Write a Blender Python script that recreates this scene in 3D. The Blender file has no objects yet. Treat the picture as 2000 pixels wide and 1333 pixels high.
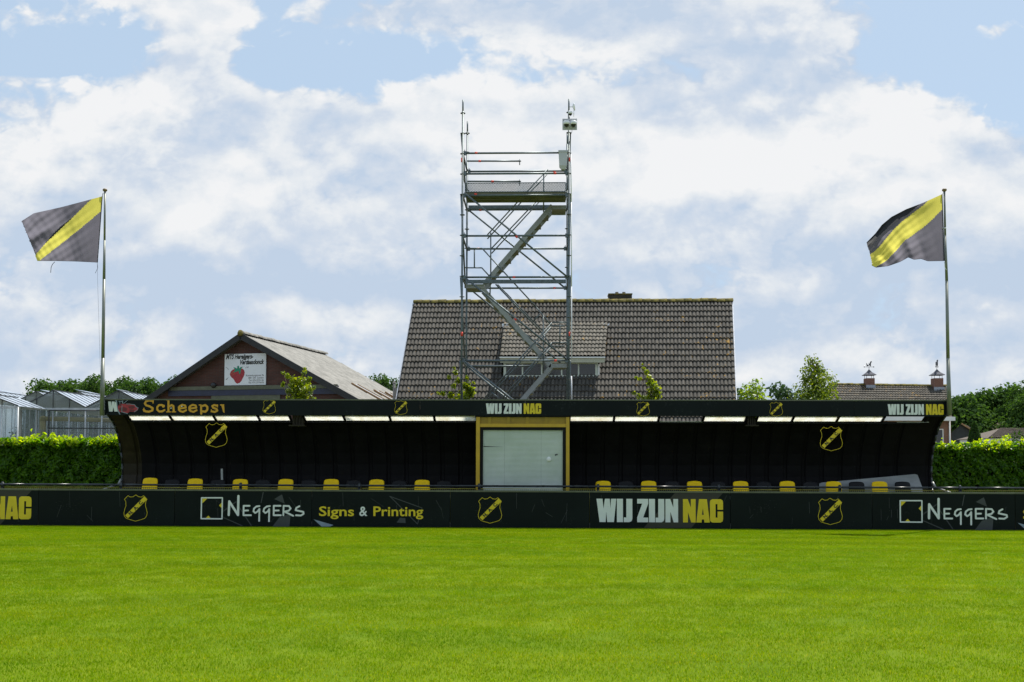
import bpy, bmesh, math, random
import numpy as np
from mathutils import Vector, Matrix
from mathutils.geometry import tessellate_polygon
C = bpy.context.scene
R = math.radians
random.seed(7); rng = np.random.default_rng(7)

# ------------------------------------------------------------------ camera
CAMH = 1.39; FPX = 1944.4; YAW = 1.7; PITCH = 2.3; ROLL = 0.17; SHIFT = 0.0778
cam = bpy.data.cameras.new('camera'); camo = bpy.data.objects.new('camera', cam); C.collection.objects.link(camo)
cam.lens = 35.0; cam.sensor_width = 36.0; cam.shift_y = SHIFT; cam.clip_end = 3000; cam.clip_start = 0.1
CM = Matrix.Rotation(R(YAW), 4, 'Z') @ Matrix.Rotation(R(90+PITCH), 4, 'X') @ Matrix.Rotation(R(ROLL), 4, 'Z')
camo.matrix_world = Matrix.Translation((0, 0, CAMH)) @ CM
C.camera = camo
C.view_settings.view_transform = 'Standard'; C.view_settings.look = 'None'; C.view_settings.exposure = 0.25; C.view_settings.gamma = 1.0

def ray(px, py):
    d = Vector(((px-1000.0)/FPX, -(py-(666.5+SHIFT*2000))/FPX, -1.0))
    return (CM.to_3x3() @ d)
def P(px, py, Y):                       # measured pixel of the photo -> point on the plane y = Y
    d = ray(px, py); k = Y/d.y
    return Vector((d.x*k, Y, CAMH + d.z*k))
def uvdir(px, py):
    d = ray(px, py); return (d.x/d.y, d.z/d.y)

# ------------------------------------------------------------------ sun and sky
SUN_EL, SUN_AZ = 66.0, 42.0
sun = bpy.data.lights.new('sun', 'SUN'); suno = bpy.data.objects.new('sun', sun); C.collection.objects.link(suno)
sun.energy = 5.0; sun.angle = R(0.6); sun.color = (1.0, 0.96, 0.88)
sd = Vector((math.sin(R(SUN_AZ))*math.cos(R(SUN_EL)), math.cos(R(SUN_AZ))*math.cos(R(SUN_EL)), math.sin(R(SUN_EL))))
suno.rotation_euler = sd.to_track_quat('Z', 'Y').to_euler()

W = bpy.data.worlds.new('World'); C.world = W; W.use_nodes = True
nt = W.node_tree; nt.nodes.clear()
def N(t, **k):
    n = nt.nodes.new(t)
    for a, b in k.items(): setattr(n, a, b)
    return n
def L(a, b): nt.links.new(a, b)
def wmath(op, a, b=None, c=None, clamp=False):
    n = N('ShaderNodeMath', operation=op, use_clamp=clamp)
    for i, v in enumerate((a, b, c)):
        if v is None: continue
        if isinstance(v, (int, float)): n.inputs[i].default_value = v
        else: L(v, n.inputs[i])
    return n.outputs[0]
def wsm(v, a, b, lo=0.0, hi=1.0):
    n = N('ShaderNodeMapRange', interpolation_type='SMOOTHSTEP'); L(v, n.inputs[0])
    n.inputs[1].default_value = a; n.inputs[2].default_value = b; n.inputs[3].default_value = lo; n.inputs[4].default_value = hi
    return n.outputs[0]
tc = N('ShaderNodeTexCoord'); sep = N('ShaderNodeSeparateXYZ'); L(tc.outputs['Generated'], sep.inputs[0])
yy = wmath('MAXIMUM', wmath('ABSOLUTE', sep.outputs[1]), 0.12)
su = wmath('DIVIDE', sep.outputs[0], yy); sv = wmath('DIVIDE', sep.outputs[2], yy)
front = wsm(sep.outputs[1], 0.0, 0.35)
comb = N('ShaderNodeCombineXYZ'); L(su, comb.inputs[0]); L(sv, comb.inputs[1])
def cnoise(off, scale, detail=9.0, rough=0.55, yst=1.35, dist=0.1, z=0.0):
    m = N('ShaderNodeMapping'); L(comb.outputs[0], m.inputs[0]); m.inputs['Location'].default_value = (off[0], off[1]*yst, z)
    m.inputs['Scale'].default_value = (1, yst, 1)
    n = N('ShaderNodeTexNoise', noise_dimensions='2D'); L(m.outputs[0], n.inputs['Vector']); n.inputs['Scale'].default_value = scale
    n.inputs['Detail'].default_value = detail; n.inputs['Roughness'].default_value = rough; n.inputs['Distortion'].default_value = dist
    return n.outputs['Fac']
def blobs(lst):
    acc = None
    for (px, py, rx, ry, w) in lst:
        u0, v0 = uvdir(px, py); ru = rx*1.8/FPX; rv = ry*1.8/FPX
        m = N('ShaderNodeMapping'); L(comb.outputs[0], m.inputs[0])
        m.inputs['Location'].default_value = (-u0/ru, -v0/rv, 0); m.inputs['Scale'].default_value = (1/ru, 1/rv, 0)
        g = N('ShaderNodeTexGradient', gradient_type='QUADRATIC_SPHERE'); L(m.outputs[0], g.inputs[0])
        t = wmath('MULTIPLY', g.outputs['Fac'], w*1.6)
        acc = t if acc is None else wmath('ADD', acc, t)
    return acc
v_of = lambda py: uvdir(1000, py)[1]
ramp = wsm(sv, v_of(120), v_of(230), 0.52, -0.12)          # more cloud below this elevation
ramp2 = wsm(sv, v_of(230), v_of(110), 0.55, -0.08)
covb = blobs([(385, 100, 105, 140, .66), (750, 30, 260, 60, .20), (350, 220, 220, 80, .45), (1120, 40, 480, 90, .5), (1520, 60, 230, 130, .45), (80, 40, 160, 60, .12), (240, 5, 60, 20, .25),
              (660, 130, 260, 60, -.35), (150, 110, 190, 40, -.32), (1860, 110, 220, 80, -.30), (1990, 200, 200, 70, -.55), (1340, 160, 140, 35, -.15),
              (900, 210, 170, 50, .3), (1430, 190, 150, 60, .3), (1700, 220, 260, 60, .35), (60, 155, 120, 22, .3), (740, 200, 120, 30, -.2), (1960, 60, 60, 30, .25), (1100, 165, 90, 25, -.1)])
nA = cnoise((0.3, 0.1), 6.5); nB = cnoise((0.3, 0.1+0.020), 6.5)
def puffs(scale, z):            # cauliflower lumps of cumulus
    nn_ = N('ShaderNodeTexNoise', noise_dimensions='2D'); m = N('ShaderNodeMapping'); L(comb.outputs[0], m.inputs[0]); m.inputs['Scale'].default_value = (1, 1.45, 1); m.inputs['Location'].default_value = (z, z*.7, 0); L(m.outputs[0], nn_.inputs['Vector'])
    nn_.inputs['Scale'].default_value = scale*.8; nn_.inputs['Detail'].default_value = 5
    ad = N('ShaderNodeMixRGB', blend_type='ADD'); ad.inputs[0].default_value = .9/scale*3.2; L(m.outputs[0], ad.inputs[1]); L(nn_.outputs['Color'], ad.inputs[2])
    v = N('ShaderNodeTexVoronoi', feature='SMOOTH_F1', voronoi_dimensions='2D'); L(ad.outputs[0], v.inputs['Vector']); v.inputs['Scale'].default_value = scale; v.inputs['Detail'].default_value = 1.0; v.inputs['Roughness'].default_value = .55; v.inputs['Lacunarity'].default_value = 2.3; v.inputs['Smoothness'].default_value = .35
    return wmath('SUBTRACT', 0.42, v.outputs['Distance'])
pf1 = puffs(9.0, 1.7); pf2 = puffs(24.0, 5.1)
dA = wmath('ADD', wmath('ADD', wmath('MULTIPLY', wmath('SUBTRACT', nA, 0.5), 1.05), covb), wmath('ADD', ramp2, wmath('ADD', wmath('MULTIPLY', pf1, .45), wmath('MULTIPLY', pf2, .22))))
cov = wsm(dA, -0.14, 0.12)
n2 = cnoise((4.0, 2.0), 4.0, 6.0, 0.5, 2.4); n3 = cnoise((9.0, 5.0), 14.0, 7.0, 0.6, 1.8)
nC = cnoise((6.3, 3.1), 3.4, 8.0, 0.52, 1.5); nD = cnoise((6.3, 3.1+0.045), 3.4, 8.0, 0.52, 1.5)
edge = wmath('ADD', wmath('MULTIPLY', wmath('SUBTRACT', nA, nB), 4.2), wmath('MULTIPLY', wmath('SUBTRACT', nC, nD), 3.6))
rim = wmath('MULTIPLY', wsm(dA, 0.02, 0.20), wsm(dA, 0.28, 0.62, 1.0, 0.0)); edge = wmath('ADD', edge, wmath('ADD', wmath('MULTIPLY', rim, 0.26), wmath('ADD', wmath('MULTIPLY', pf1, .55), wmath('MULTIPLY', pf2, .38))))
wb = blobs([(1000, 330, 900, 150, .22), (250, 385, 200, 55, .55), (60, 300, 120, 70, .5), (430, 430, 140, 50, .3), (1250, 330, 500, 120, .25), (1750, 260, 260, 90, .35), (950, 260, 260, 90, .35), (60, 655, 80, 40, .5),
            (650, 630, 160, 30, .35), (210, 635, 160, 30, .3), (1950, 620, 160, 40, .4), (1450, 210, 150, 60, .3), (1180, 60, 400, 60, -.55), (1560, 80, 60, 50, .5), (620, 250, 120, 70, -.3),
            (150, 540, 420, 40, -.45), (800, 560, 500, 50, -.5), (1500, 610, 300, 50, -.45), (1900, 560, 200, 60, -.3), (180, 300, 90, 50, -.15), (1200, 640, 200, 20, -.1), (300, 170, 260, 30, .25)])
lowr = wsm(sv, v_of(620), v_of(430), -0.30, 0.0)
lit = wmath('ADD', wmath('ADD', wmath('ADD', wmath('ADD', edge, wmath('MULTIPLY', wmath('SUBTRACT', n2, 0.5), 0.85)), wmath('MULTIPLY', wmath('SUBTRACT', n3, 0.5), 0.45)), wb), lowr)
lit = wmath('ADD', wmath('MULTIPLY', lit, 0.70), 0.54, clamp=True)
cr = N('ShaderNodeValToRGB'); L(lit, cr.inputs[0])
e = cr.color_ramp.elements
e[0].position = 0.0; e[0].color = (0.45, 0.54, 0.665, 1)
e[1].position = 1.0; e[1].color = (0.75, 0.758, 0.77, 1)
a_ = e.new(0.38); a_.color = (0.545, 0.605, 0.69, 1)
b_ = e.new(0.66); b_.color = (0.655, 0.69, 0.73, 1)
sky = N('ShaderNodeTexSky', sky_type='NISHITA', sun_disc=False); sky.sun_elevation = R(SUN_EL); sky.sun_rotation = R(SUN_AZ); sky.ozone_density = 2.0; sky.dust_density = 1.6
STR = 0.11
sc_ = N('ShaderNodeMix', data_type='RGBA', blend_type='MULTIPLY'); sc_.inputs[0].default_value = 1.0
L(cr.outputs[0], sc_.inputs[6]); sc_.inputs[7].default_value = (1/STR, 1/STR, 1/STR, 1)
# blue gaps between the clouds: the physical sky, softened by thin veil cloud
veil = N('ShaderNodeMix', data_type='RGBA'); veil.inputs[0].default_value = 0.80
L(sky.outputs[0], veil.inputs[6]); veil.inputs[7].default_value = (0.465/STR, 0.595/STR, 0.745/STR, 1)
mx = N('ShaderNodeMix', data_type='RGBA'); L(wmath('MULTIPLY', cov, wmath('ADD', wmath('MULTIPLY', front, 0.50), 0.50)), mx.inputs[0]); L(veil.outputs[2], mx.inputs[6]); L(sc_.outputs[2], mx.inputs[7])
bg = N('ShaderNodeBackground'); bg.inputs[1].default_value = STR; L(mx.outputs[2], bg.inputs[0])
wo = N('ShaderNodeOutputWorld'); L(bg.outputs[0], wo.inputs[0])

# ------------------------------------------------------------------ helpers
def tag(o, label=None, cat=None, group=None, kind=None):
    if label: o['label'] = label
    if cat: o['category'] = cat
    if group: o['group'] = group
    if kind: o['kind'] = kind
    return o
def thing(name, loc, label, cat, group=None):
    o = bpy.data.objects.new(name, None); C.collection.objects.link(o); o.location = loc; o.empty_display_size = .2
    return tag(o, label, cat, group)
def wloc(o):
    v = Vector((0, 0, 0))
    while o is not None: v = v + o.location; o = o.parent
    return v
def link_mesh(name, me, mat, parent=None, loc=None):
    o = bpy.data.objects.new(name, me); C.collection.objects.link(o)
    for m in (mat if isinstance(mat, (list, tuple)) else [mat]): me.materials.append(m)
    if parent is not None: o.parent = parent
    if loc is not None: o.location = loc
    return o
class MB:
    """collects shapes given in world metres, builds one mesh object"""
    def __init__(s): s.v = []; s.f = []; s.m = []; s.sm = []; s.M = None; s.mi = 0
    def add(s, vs, fs, smooth=False):
        b = len(s.v)
        for v in vs:
            v = Vector(v); s.v.append(tuple(s.M @ v) if s.M is not None else tuple(v))
        for f in fs: s.f.append([b+i for i in f]); s.m.append(s.mi); s.sm.append(smooth)
        return s
    def box(s, a, b):
        x0, y0, z0 = a; x1, y1, z1 = b
        return s.add([(x0,y0,z0),(x1,y0,z0),(x1,y1,z0),(x0,y1,z0),(x0,y0,z1),(x1,y0,z1),(x1,y1,z1),(x0,y1,z1)],
                     [(0,3,2,1),(4,5,6,7),(0,1,5,4),(1,2,6,5),(2,3,7,6),(3,0,4,7)])
    def hexa(s, p):     # eight corners, bottom four then top four
        return s.add(p, [(0,3,2,1),(4,5,6,7),(0,1,5,4),(1,2,6,5),(2,3,7,6),(3,0,4,7)])
    def tube(s, p, q, r, r2=None, n=8, smooth=True):
        p = Vector(p); q = Vector(q); r2 = r if r2 is None else r2
        d = (q-p)
        if d.length < 1e-6: return s
        d.normalize(); a = d.orthogonal().normalized(); b = d.cross(a)
        vs = []
        for c, rr in ((p, r), (q, r2)):
            for i in range(n):
                t = 2*math.pi*i/n; vs.append(c + a*math.cos(t)*rr + b*math.sin(t)*rr)
        bb = len(s.v)
        s.add(vs, [(i, (i+1) % n, n+(i+1) % n, n+i) for i in range(n)], smooth)
        s.add([], [], False)
        s.f.append([bb+i for i in reversed(range(n))]); s.m.append(s.mi); s.sm.append(False)
        s.f.append([bb+n+i for i in range(n)]); s.m.append(s.mi); s.sm.append(False)
        return s
    def path(s, pts, r, n=8):
        for i in range(len(pts)-1): s.tube(pts[i], pts[i+1], r, n=n)
        return s
    def beam(s, p, q, w, h, up=(0, 0, 1)):   # rectangular bar, w sideways, h along up
        p = Vector(p); q = Vector(q); d = (q-p).normalized(); side = d.cross(Vector(up)).normalized(); u = side.cross(d)
        vs = [c + side*a*w/2 + u*b*h/2 for c in (p, q) for a, b in ((-1,-1),(1,-1),(1,1),(-1,1))]
        return s.add(vs, [(0,1,2,3),(7,6,5,4),(0,4,5,1),(1,5,6,2),(2,6,7,3),(3,7,4,0)])
    def prism(s, poly, y0, y1):              # polygon in x,z swept along y
        n = len(poly); vs = [(x, y0, z) for x, z in poly] + [(x, y1, z) for x, z in poly]
        tri = tessellate_polygon([[Vector((x, z, 0)) for x, z in poly]])
        fs = [tuple(t) for t in tri] + [tuple(n+i for i in reversed(t)) for t in tri] + [(i, (i+1) % n, n+(i+1) % n, n+i) for i in range(n)]
        return s.add(vs, fs)
    def flat(s, loops, y):                   # flat filled outline (with holes) in the x,z plane at y
        vs = [(p[0], y, p[1]) for lp in loops for p in lp]
        tri = tessellate_polygon([[Vector((p[0], p[1], 0)) for p in lp] for lp in loops])
        return s.add(vs, [tuple(t) for t in tri])
    def lathe(s, c, prof, n=16, axis='z'):   # prof: (radius, height)
        vs = []
        for r, h in prof:
            for i in range(n):
                t = 2*math.pi*i/n
                if axis == 'z': vs.append((c[0]+r*math.cos(t), c[1]+r*math.sin(t), c[2]+h))
                elif axis == 'y': vs.append((c[0]+r*math.cos(t), c[1]+h, c[2]+r*math.sin(t)))
                else: vs.append((c[0]+h, c[1]+r*math.cos(t), c[2]+r*math.sin(t)))
        fs = [(k*n+i, k*n+(i+1) % n, (k+1)*n+(i+1) % n, (k+1)*n+i) for k in range(len(prof)-1) for i in range(n)]
        fs += [tuple(reversed(range(n))), tuple((len(prof)-1)*n+i for i in range(n))]
        return s.add(vs, fs, True)
    def build(s, name, mat, parent=None, loc=None, fix=True):
        org = wloc(parent) if parent is not None else Vector(loc or (0, 0, 0))
        me = bpy.data.meshes.new(name); me.from_pydata([tuple(Vector(v)-org) for v in s.v], [], s.f)
        me.polygons.foreach_set('material_index', s.m); me.polygons.foreach_set('use_smooth', s.sm)
        if fix:
            bm = bmesh.new(); bm.from_mesh(me); bmesh.ops.recalc_face_normals(bm, faces=bm.faces); bm.to_mesh(me); bm.free()
        me.update()
        return link_mesh(name, me, mat, parent, loc if parent is None else None)

def split_build(mb, name, mat, parent):
    """one object for every separate piece collected in mb"""
    n = len(mb.v); par = list(range(n))
    def fd(a):
        while par[a] != a: par[a] = par[par[a]]; a = par[a]
        return a
    for f in mb.f:
        r = fd(f[0])
        for i in f[1:]: par[fd(i)] = r
    comp = {}
    for k, f in enumerate(mb.f): comp.setdefault(fd(f[0]), []).append(k)
    out = []
    for ks in comp.values():
        m2 = MB(); mp = {}
        for k in ks:
            for i in mb.f[k]:
                if i not in mp: mp[i] = len(m2.v); m2.v.append(mb.v[i])
            m2.f.append([mp[i] for i in mb.f[k]]); m2.m.append(mb.m[k]); m2.sm.append(mb.sm[k])
        out.append(m2.build(name, mat, parent))
    return out

# ------------------------------------------------------------------ materials
def new_mat(name):
    m = bpy.data.materials.new(name); m.use_nodes = True
    return m, m.node_tree.nodes, m.node_tree.links, m.node_tree.nodes['Principled BSDF']
def mat(name, col, rough=.6, metal=0., var=.15, nscale=3., bump=0., bscale=40., spec=.5, col2=None, stretch=(1, 1, 1)):
    m, nd, lk, b = new_mat(name)
    b.inputs['Roughness'].default_value = rough; b.inputs['Metallic'].default_value = metal; b.inputs['Specular IOR Level'].default_value = spec
    t = nd.new('ShaderNodeTexCoord'); mp = nd.new('ShaderNodeMapping'); lk.new(t.outputs['Object'], mp.inputs[0]); mp.inputs['Scale'].default_value = stretch
    n = nd.new('ShaderNodeTexNoise'); lk.new(mp.outputs[0], n.inputs['Vector']); n.inputs['Scale'].default_value = nscale; n.inputs['Detail'].default_value = 6; n.inputs['Roughness'].default_value = .65
    r = nd.new('ShaderNodeValToRGB'); lk.new(n.outputs['Fac'], r.inputs[0])
    c2 = col2 if col2 else tuple(min(1, c*(1+var)) for c in col)
    r.color_ramp.elements[0].position = .32; r.color_ramp.elements[0].color = (*[c*(1-var) for c in col], 1)
    r.color_ramp.elements[1].position = .68; r.color_ramp.elements[1].color = (*c2, 1)
    lk.new(r.outputs[0], b.inputs['Base Color'])
    rr = nd.new('ShaderNodeMapRange'); lk.new(n.outputs['Fac'], rr.inputs[0]); rr.inputs[3].default_value = max(0, rough-.1); rr.inputs[4].default_value = min(1, rough+.12); lk.new(rr.outputs[0], b.inputs['Roughness'])
    if bump:
        n2 = nd.new('ShaderNodeTexNoise'); lk.new(t.outputs['Object'], n2.inputs['Vector']); n2.inputs['Scale'].default_value = bscale; n2.inputs['Detail'].default_value = 5
        bp = nd.new('ShaderNodeBump'); bp.inputs['Strength'].default_value = bump; bp.inputs['Distance'].default_value = .02
        lk.new(n2.outputs['Fac'], bp.inputs['Height']); lk.new(bp.outputs[0], b.inputs['Normal'])
    return m
def leaf_mat(name, dark, light, trans=.5, tcol=None, rough=.45, spec=.4):
    m, nd, lk, b = new_mat(name)
    g = nd.new('ShaderNodeNewGeometry'); r = nd.new('ShaderNodeValToRGB'); lk.new(g.outputs['Random Per Island'], r.inputs[0])
    r.color_ramp.elements[0].color = (*dark, 1); r.color_ramp.elements[1].color = (*light, 1)
    lk.new(r.outputs[0], b.inputs['Base Color']); b.inputs['Roughness'].default_value = rough; b.inputs['Specular IOR Level'].default_value = spec
    tr = nd.new('ShaderNodeBsdfTranslucent'); mixc = nd.new('ShaderNodeMix'); mixc.data_type = 'RGBA'; mixc.blend_type = 'MULTIPLY'; mixc.inputs[0].default_value = 1
    lk.new(r.outputs[0], mixc.inputs[6]); mixc.inputs[7].default_value = (*(tcol or (2.6, 2.3, .5)), 1); lk.new(mixc.outputs[2], tr.inputs[0])
    ms = nd.new('ShaderNodeMixShader'); ms.inputs[0].default_value = trans; lk.new(b.outputs[0], ms.inputs[1]); lk.new(tr.outputs[0], ms.inputs[2])
    lk.new(ms.outputs[0], nd['Material Output'].inputs[0]); return m
def brick_mat(name, c1, c2, mortar, w=.22, h=.0625, rot=0.0):
    m, nd, lk, b = new_mat(name)
    t = nd.new('ShaderNodeTexCoord'); s = nd.new('ShaderNodeSeparateXYZ'); lk.new(t.outputs['Object'], s.inputs[0])
    ad = nd.new('ShaderNodeMath'); ad.operation = 'ADD'; lk.new(s.outputs[0], ad.inputs[0]); lk.new(s.outputs[1], ad.inputs[1])
    c = nd.new('ShaderNodeCombineXYZ'); lk.new(ad.outputs[0], c.inputs[0]); lk.new(s.outputs[2], c.inputs[1])
    k = nd.new('ShaderNodeTexBrick'); lk.new(c.outputs[0], k.inputs['Vector'])
    k.inputs['Scale'].default_value = 1; k.inputs['Brick Width'].default_value = w; k.inputs['Row Height'].default_value = h; k.inputs['Mortar Size'].default_value = .009
    k.inputs['Color1'].default_value = (*c1, 1); k.inputs['Color2'].default_value = (*c2, 1); k.inputs['Mortar'].default_value = (*mortar, 1); k.inputs['Mortar Smooth'].default_value = .3
    n = nd.new('ShaderNodeTexNoise'); lk.new(t.outputs['Object'], n.inputs['Vector']); n.inputs['Scale'].default_value = 2.5; n.inputs['Detail'].default_value = 6
    mr = nd.new('ShaderNodeMapRange'); lk.new(n.outputs['Fac'], mr.inputs[0]); mr.inputs[3].default_value = .6; mr.inputs[4].default_value = 1.4
    mu = nd.new('ShaderNodeVectorMath'); mu.operation = 'SCALE'; lk.new(k.outputs['Color'], mu.inputs[0]); lk.new(mr.outputs[0], mu.inputs['Scale'])
    lk.new(mu.outputs[0], b.inputs['Base Color']); b.inputs['Roughness'].default_value = .85
    return m
def tile_mat(name, base, lichen=(.30, .17, .03), lich_amt=.5, ridge=False):
    m, nd, lk, b = new_mat(name)
    uv = nd.new('ShaderNodeUVMap'); fl = nd.new('ShaderNodeVectorMath'); fl.operation = 'FLOOR'; lk.new(uv.outputs[0], fl.inputs[0])
    wn = nd.new('ShaderNodeTexWhiteNoise'); wn.noise_dimensions = '2D'; lk.new(fl.outputs[0], wn.inputs['Vector'])
    r = nd.new('ShaderNodeMapRange'); lk.new(wn.outputs['Value'], r.inputs[0]); r.inputs[3].default_value = .76; r.inputs[4].default_value = 1.16
    t = nd.new('ShaderNodeTexCoord')
    n1 = nd.new('ShaderNodeTexNoise'); lk.new(t.outputs['Object'], n1.inputs['Vector']); n1.inputs['Scale'].default_value = 9; n1.inputs['Detail'].default_value = 8; n1.inputs['Roughness'].default_value = .75
    r1 = nd.new('ShaderNodeValToRGB'); lk.new(n1.outputs['Fac'], r1.inputs[0])
    r1.color_ramp.elements[0].position = .3; r1.color_ramp.elements[0].color = (*[c*.6 for c in base], 1); r1.color_ramp.elements[1].position = .7; r1.color_ramp.elements[1].color = (*[c*1.25 for c in base], 1)
    mu = nd.new('ShaderNodeVectorMath'); mu.operation = 'SCALE'; lk.new(r1.outputs[0], mu.inputs[0]); lk.new(r.outputs[0], mu.inputs['Scale'])
    # lichen: whole-tile patches where both a per-tile random and a broad noise agree
    n2 = nd.new('ShaderNodeTexNoise'); lk.new(t.outputs['Object'], n2.inputs['Vector']); n2.inputs['Scale'].default_value = .55; n2.inputs['Detail'].default_value = 3
    n3 = nd.new('ShaderNodeTexNoise'); lk.new(t.outputs['Object'], n3.inputs['Vector']); n3.inputs['Scale'].default_value = 6.5; n3.inputs['Detail'].default_value = 4
    a = nd.new('ShaderNodeMath'); a.operation = 'MULTIPLY_ADD'; lk.new(n2.outputs['Fac'], a.inputs[0]); a.inputs[1].default_value = .5; lk.new(n3.outputs['Fac'], a.inputs[2])
    a2 = nd.new('ShaderNodeMath'); a2.operation = 'MULTIPLY_ADD'; lk.new(wn.outputs['Value'], a2.inputs[0]); a2.inputs[1].default_value = .12; lk.new(a.outputs[0], a2.inputs[2])
    th = nd.new('ShaderNodeMapRange'); lk.new(a2.outputs[0], th.inputs[0]); th.inputs[1].default_value = 1.10-.2*lich_amt; th.inputs[2].default_value = 1.16-.2*lich_amt
    mx_ = nd.new('ShaderNodeMix'); mx_.data_type = 'RGBA'; lk.new(th.outputs[0], mx_.inputs[0]); lk.new(mu.outputs[0], mx_.inputs[6]); mx_.inputs[7].default_value = (*lichen, 1)
    lk.new(mx_.outputs[2], b.inputs['Base Color']); b.inputs['Roughness'].default_value = .8; b.inputs['Specular IOR Level'].default_value = .25
    return m
def glass_mat(name, col, alpha=.5, rough=.12):
    m, nd, lk, b = new_mat(name)
    b.inputs['Base Color'].default_value = (*col, 1); b.inputs['Roughness'].default_value = rough; b.inputs['Specular IOR Level'].default_value = .8
    t = nd.new('ShaderNodeTexCoord'); n = nd.new('ShaderNodeTexNoise'); lk.new(t.outputs['Object'], n.inputs['Vector']); n.inputs['Scale'].default_value = 1.3; n.inputs['Detail'].default_value = 5
    tr = nd.new('ShaderNodeBsdfTransparent'); tr.inputs[0].default_value = (.85, .9, .9, 1)
    mr = nd.new('ShaderNodeMapRange'); lk.new(n.outputs['Fac'], mr.inputs[0]); mr.inputs[3].default_value = alpha-.15; mr.inputs[4].default_value = alpha+.15
    ms = nd.new('ShaderNodeMixShader'); lk.new(mr.outputs[0], ms.inputs[0]); lk.new(tr.outputs[0], ms.inputs[1]); lk.new(b.outputs[0], ms.inputs[2])
    lk.new(ms.outputs[0], nd['Material Output'].inputs[0]); return m
def sheet_mat(name, col, trans, rough=.5, stain=None, tcol=None):
    """thin translucent sheet (plastic roof panel, cloth)"""
    m, nd, lk, b = new_mat(name)
    t = nd.new('ShaderNodeTexCoord'); n = nd.new('ShaderNodeTexNoise'); lk.new(t.outputs['Object'], n.inputs['Vector']); n.inputs['Scale'].default_value = 3.5; n.inputs['Detail'].default_value = 8; n.inputs['Roughness'].default_value = .7
    r = nd.new('ShaderNodeValToRGB'); lk.new(n.outputs['Fac'], r.inputs[0]); s_ = stain or tuple(c*.85 for c in col)
    r.color_ramp.elements[0].position = .36; r.color_ramp.elements[0].color = (*s_, 1); r.color_ramp.elements[1].position = .55; r.color_ramp.elements[1].color = (*col, 1)
    lk.new(r.outputs[0], b.inputs['Base Color']); b.inputs['Roughness'].default_value = rough
    tr = nd.new('ShaderNodeBsdfTranslucent'); 
    if tcol: tr.inputs[0].default_value = (*tcol, 1)
    else: lk.new(r.outputs[0], tr.inputs[0])
    ms = nd.new('ShaderNodeMixShader'); ms.inputs[0].default_value = trans; lk.new(b.outputs[0], ms.inputs[1]); lk.new(tr.outputs[0], ms.inputs[2])
    lk.new(ms.outputs[0], nd['Material Output'].inputs[0]); return m

M = {}
M['yellow_print'] = mat('yellow_print', (.68, .50, .006), .45, var=.08)
M['white_print'] = mat('white_print', (.68, .69, .68), .45, var=.07)
M['orange_print'] = mat('orange_print', (.60, .30, .012), .5, var=.1)
M['dark_print'] = mat('dark_print', (.012, .014, .01), .5, var=.1)
M['grey_print'] = mat('grey_print', (.036, .039, .045), .45, var=.2)
M['silver_print'] = mat('silver_print', (.22, .27, .33), .45, var=.25)
M['brown_print'] = mat('brown_print', (.020, .017, .011), .45, var=.15)
M['red_print'] = mat('red_print', (.34, .022, .03), .5, var=.35, nscale=14)
M['green_print'] = mat('green_print', (.01, .23, .13), .5, var=.1)
M['yellow_paint'] = mat('yellow_paint', (.52, .31, .010), .4, var=.12, nscale=5)
M['dark_paint'] = mat('dark_paint', (.005, .005, .006), .4, var=.3, nscale=6, spec=.15)
M['rail_paint'] = mat('rail_paint', (.018, .022, .024), .28, var=.3, nscale=8)
M['trim_olive'] = mat('trim_olive', (.095, .10, .06), .45, var=.25, nscale=7)
M['olive_wire'] = mat('olive_wire', (.30, .26, .03), .5, var=.2)
M['steel'] = mat('galvanised_steel', (.115, .14, .145), .42, metal=.55, var=.3, nscale=14)
M['steel_dark'] = mat('weathered_steel', (.12, .14, .14), .5, metal=.5, var=.3, nscale=10)
M['alu'] = mat('aluminium', (.30, .31, .29), .5, metal=.4, var=.15, nscale=5)
M['plank'] = mat('deck_plank', (.16, .16, .10), .6, metal=.2, var=.3, nscale=4)
M['red_tape'] = mat('red_tape', (.75, .06, .03), .5, var=.1)
M['white_plastic'] = mat('white_plastic', (.80, .79, .80), .35, var=.06)
M['grey_plastic'] = mat('grey_plastic', (.50, .50, .52), .45, var=.08)
M['black_plastic'] = mat('black_plastic', (.012, .012, .013), .25, var=.2)
M['bark'] = mat('bark', (.10, .075, .05), .9, var=.35, nscale=6, bump=.6, stretch=(4, 4, 1))
M['concrete'] = mat('concrete', (.30, .29, .27), .85, var=.18, nscale=3, bump=.3)

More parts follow.
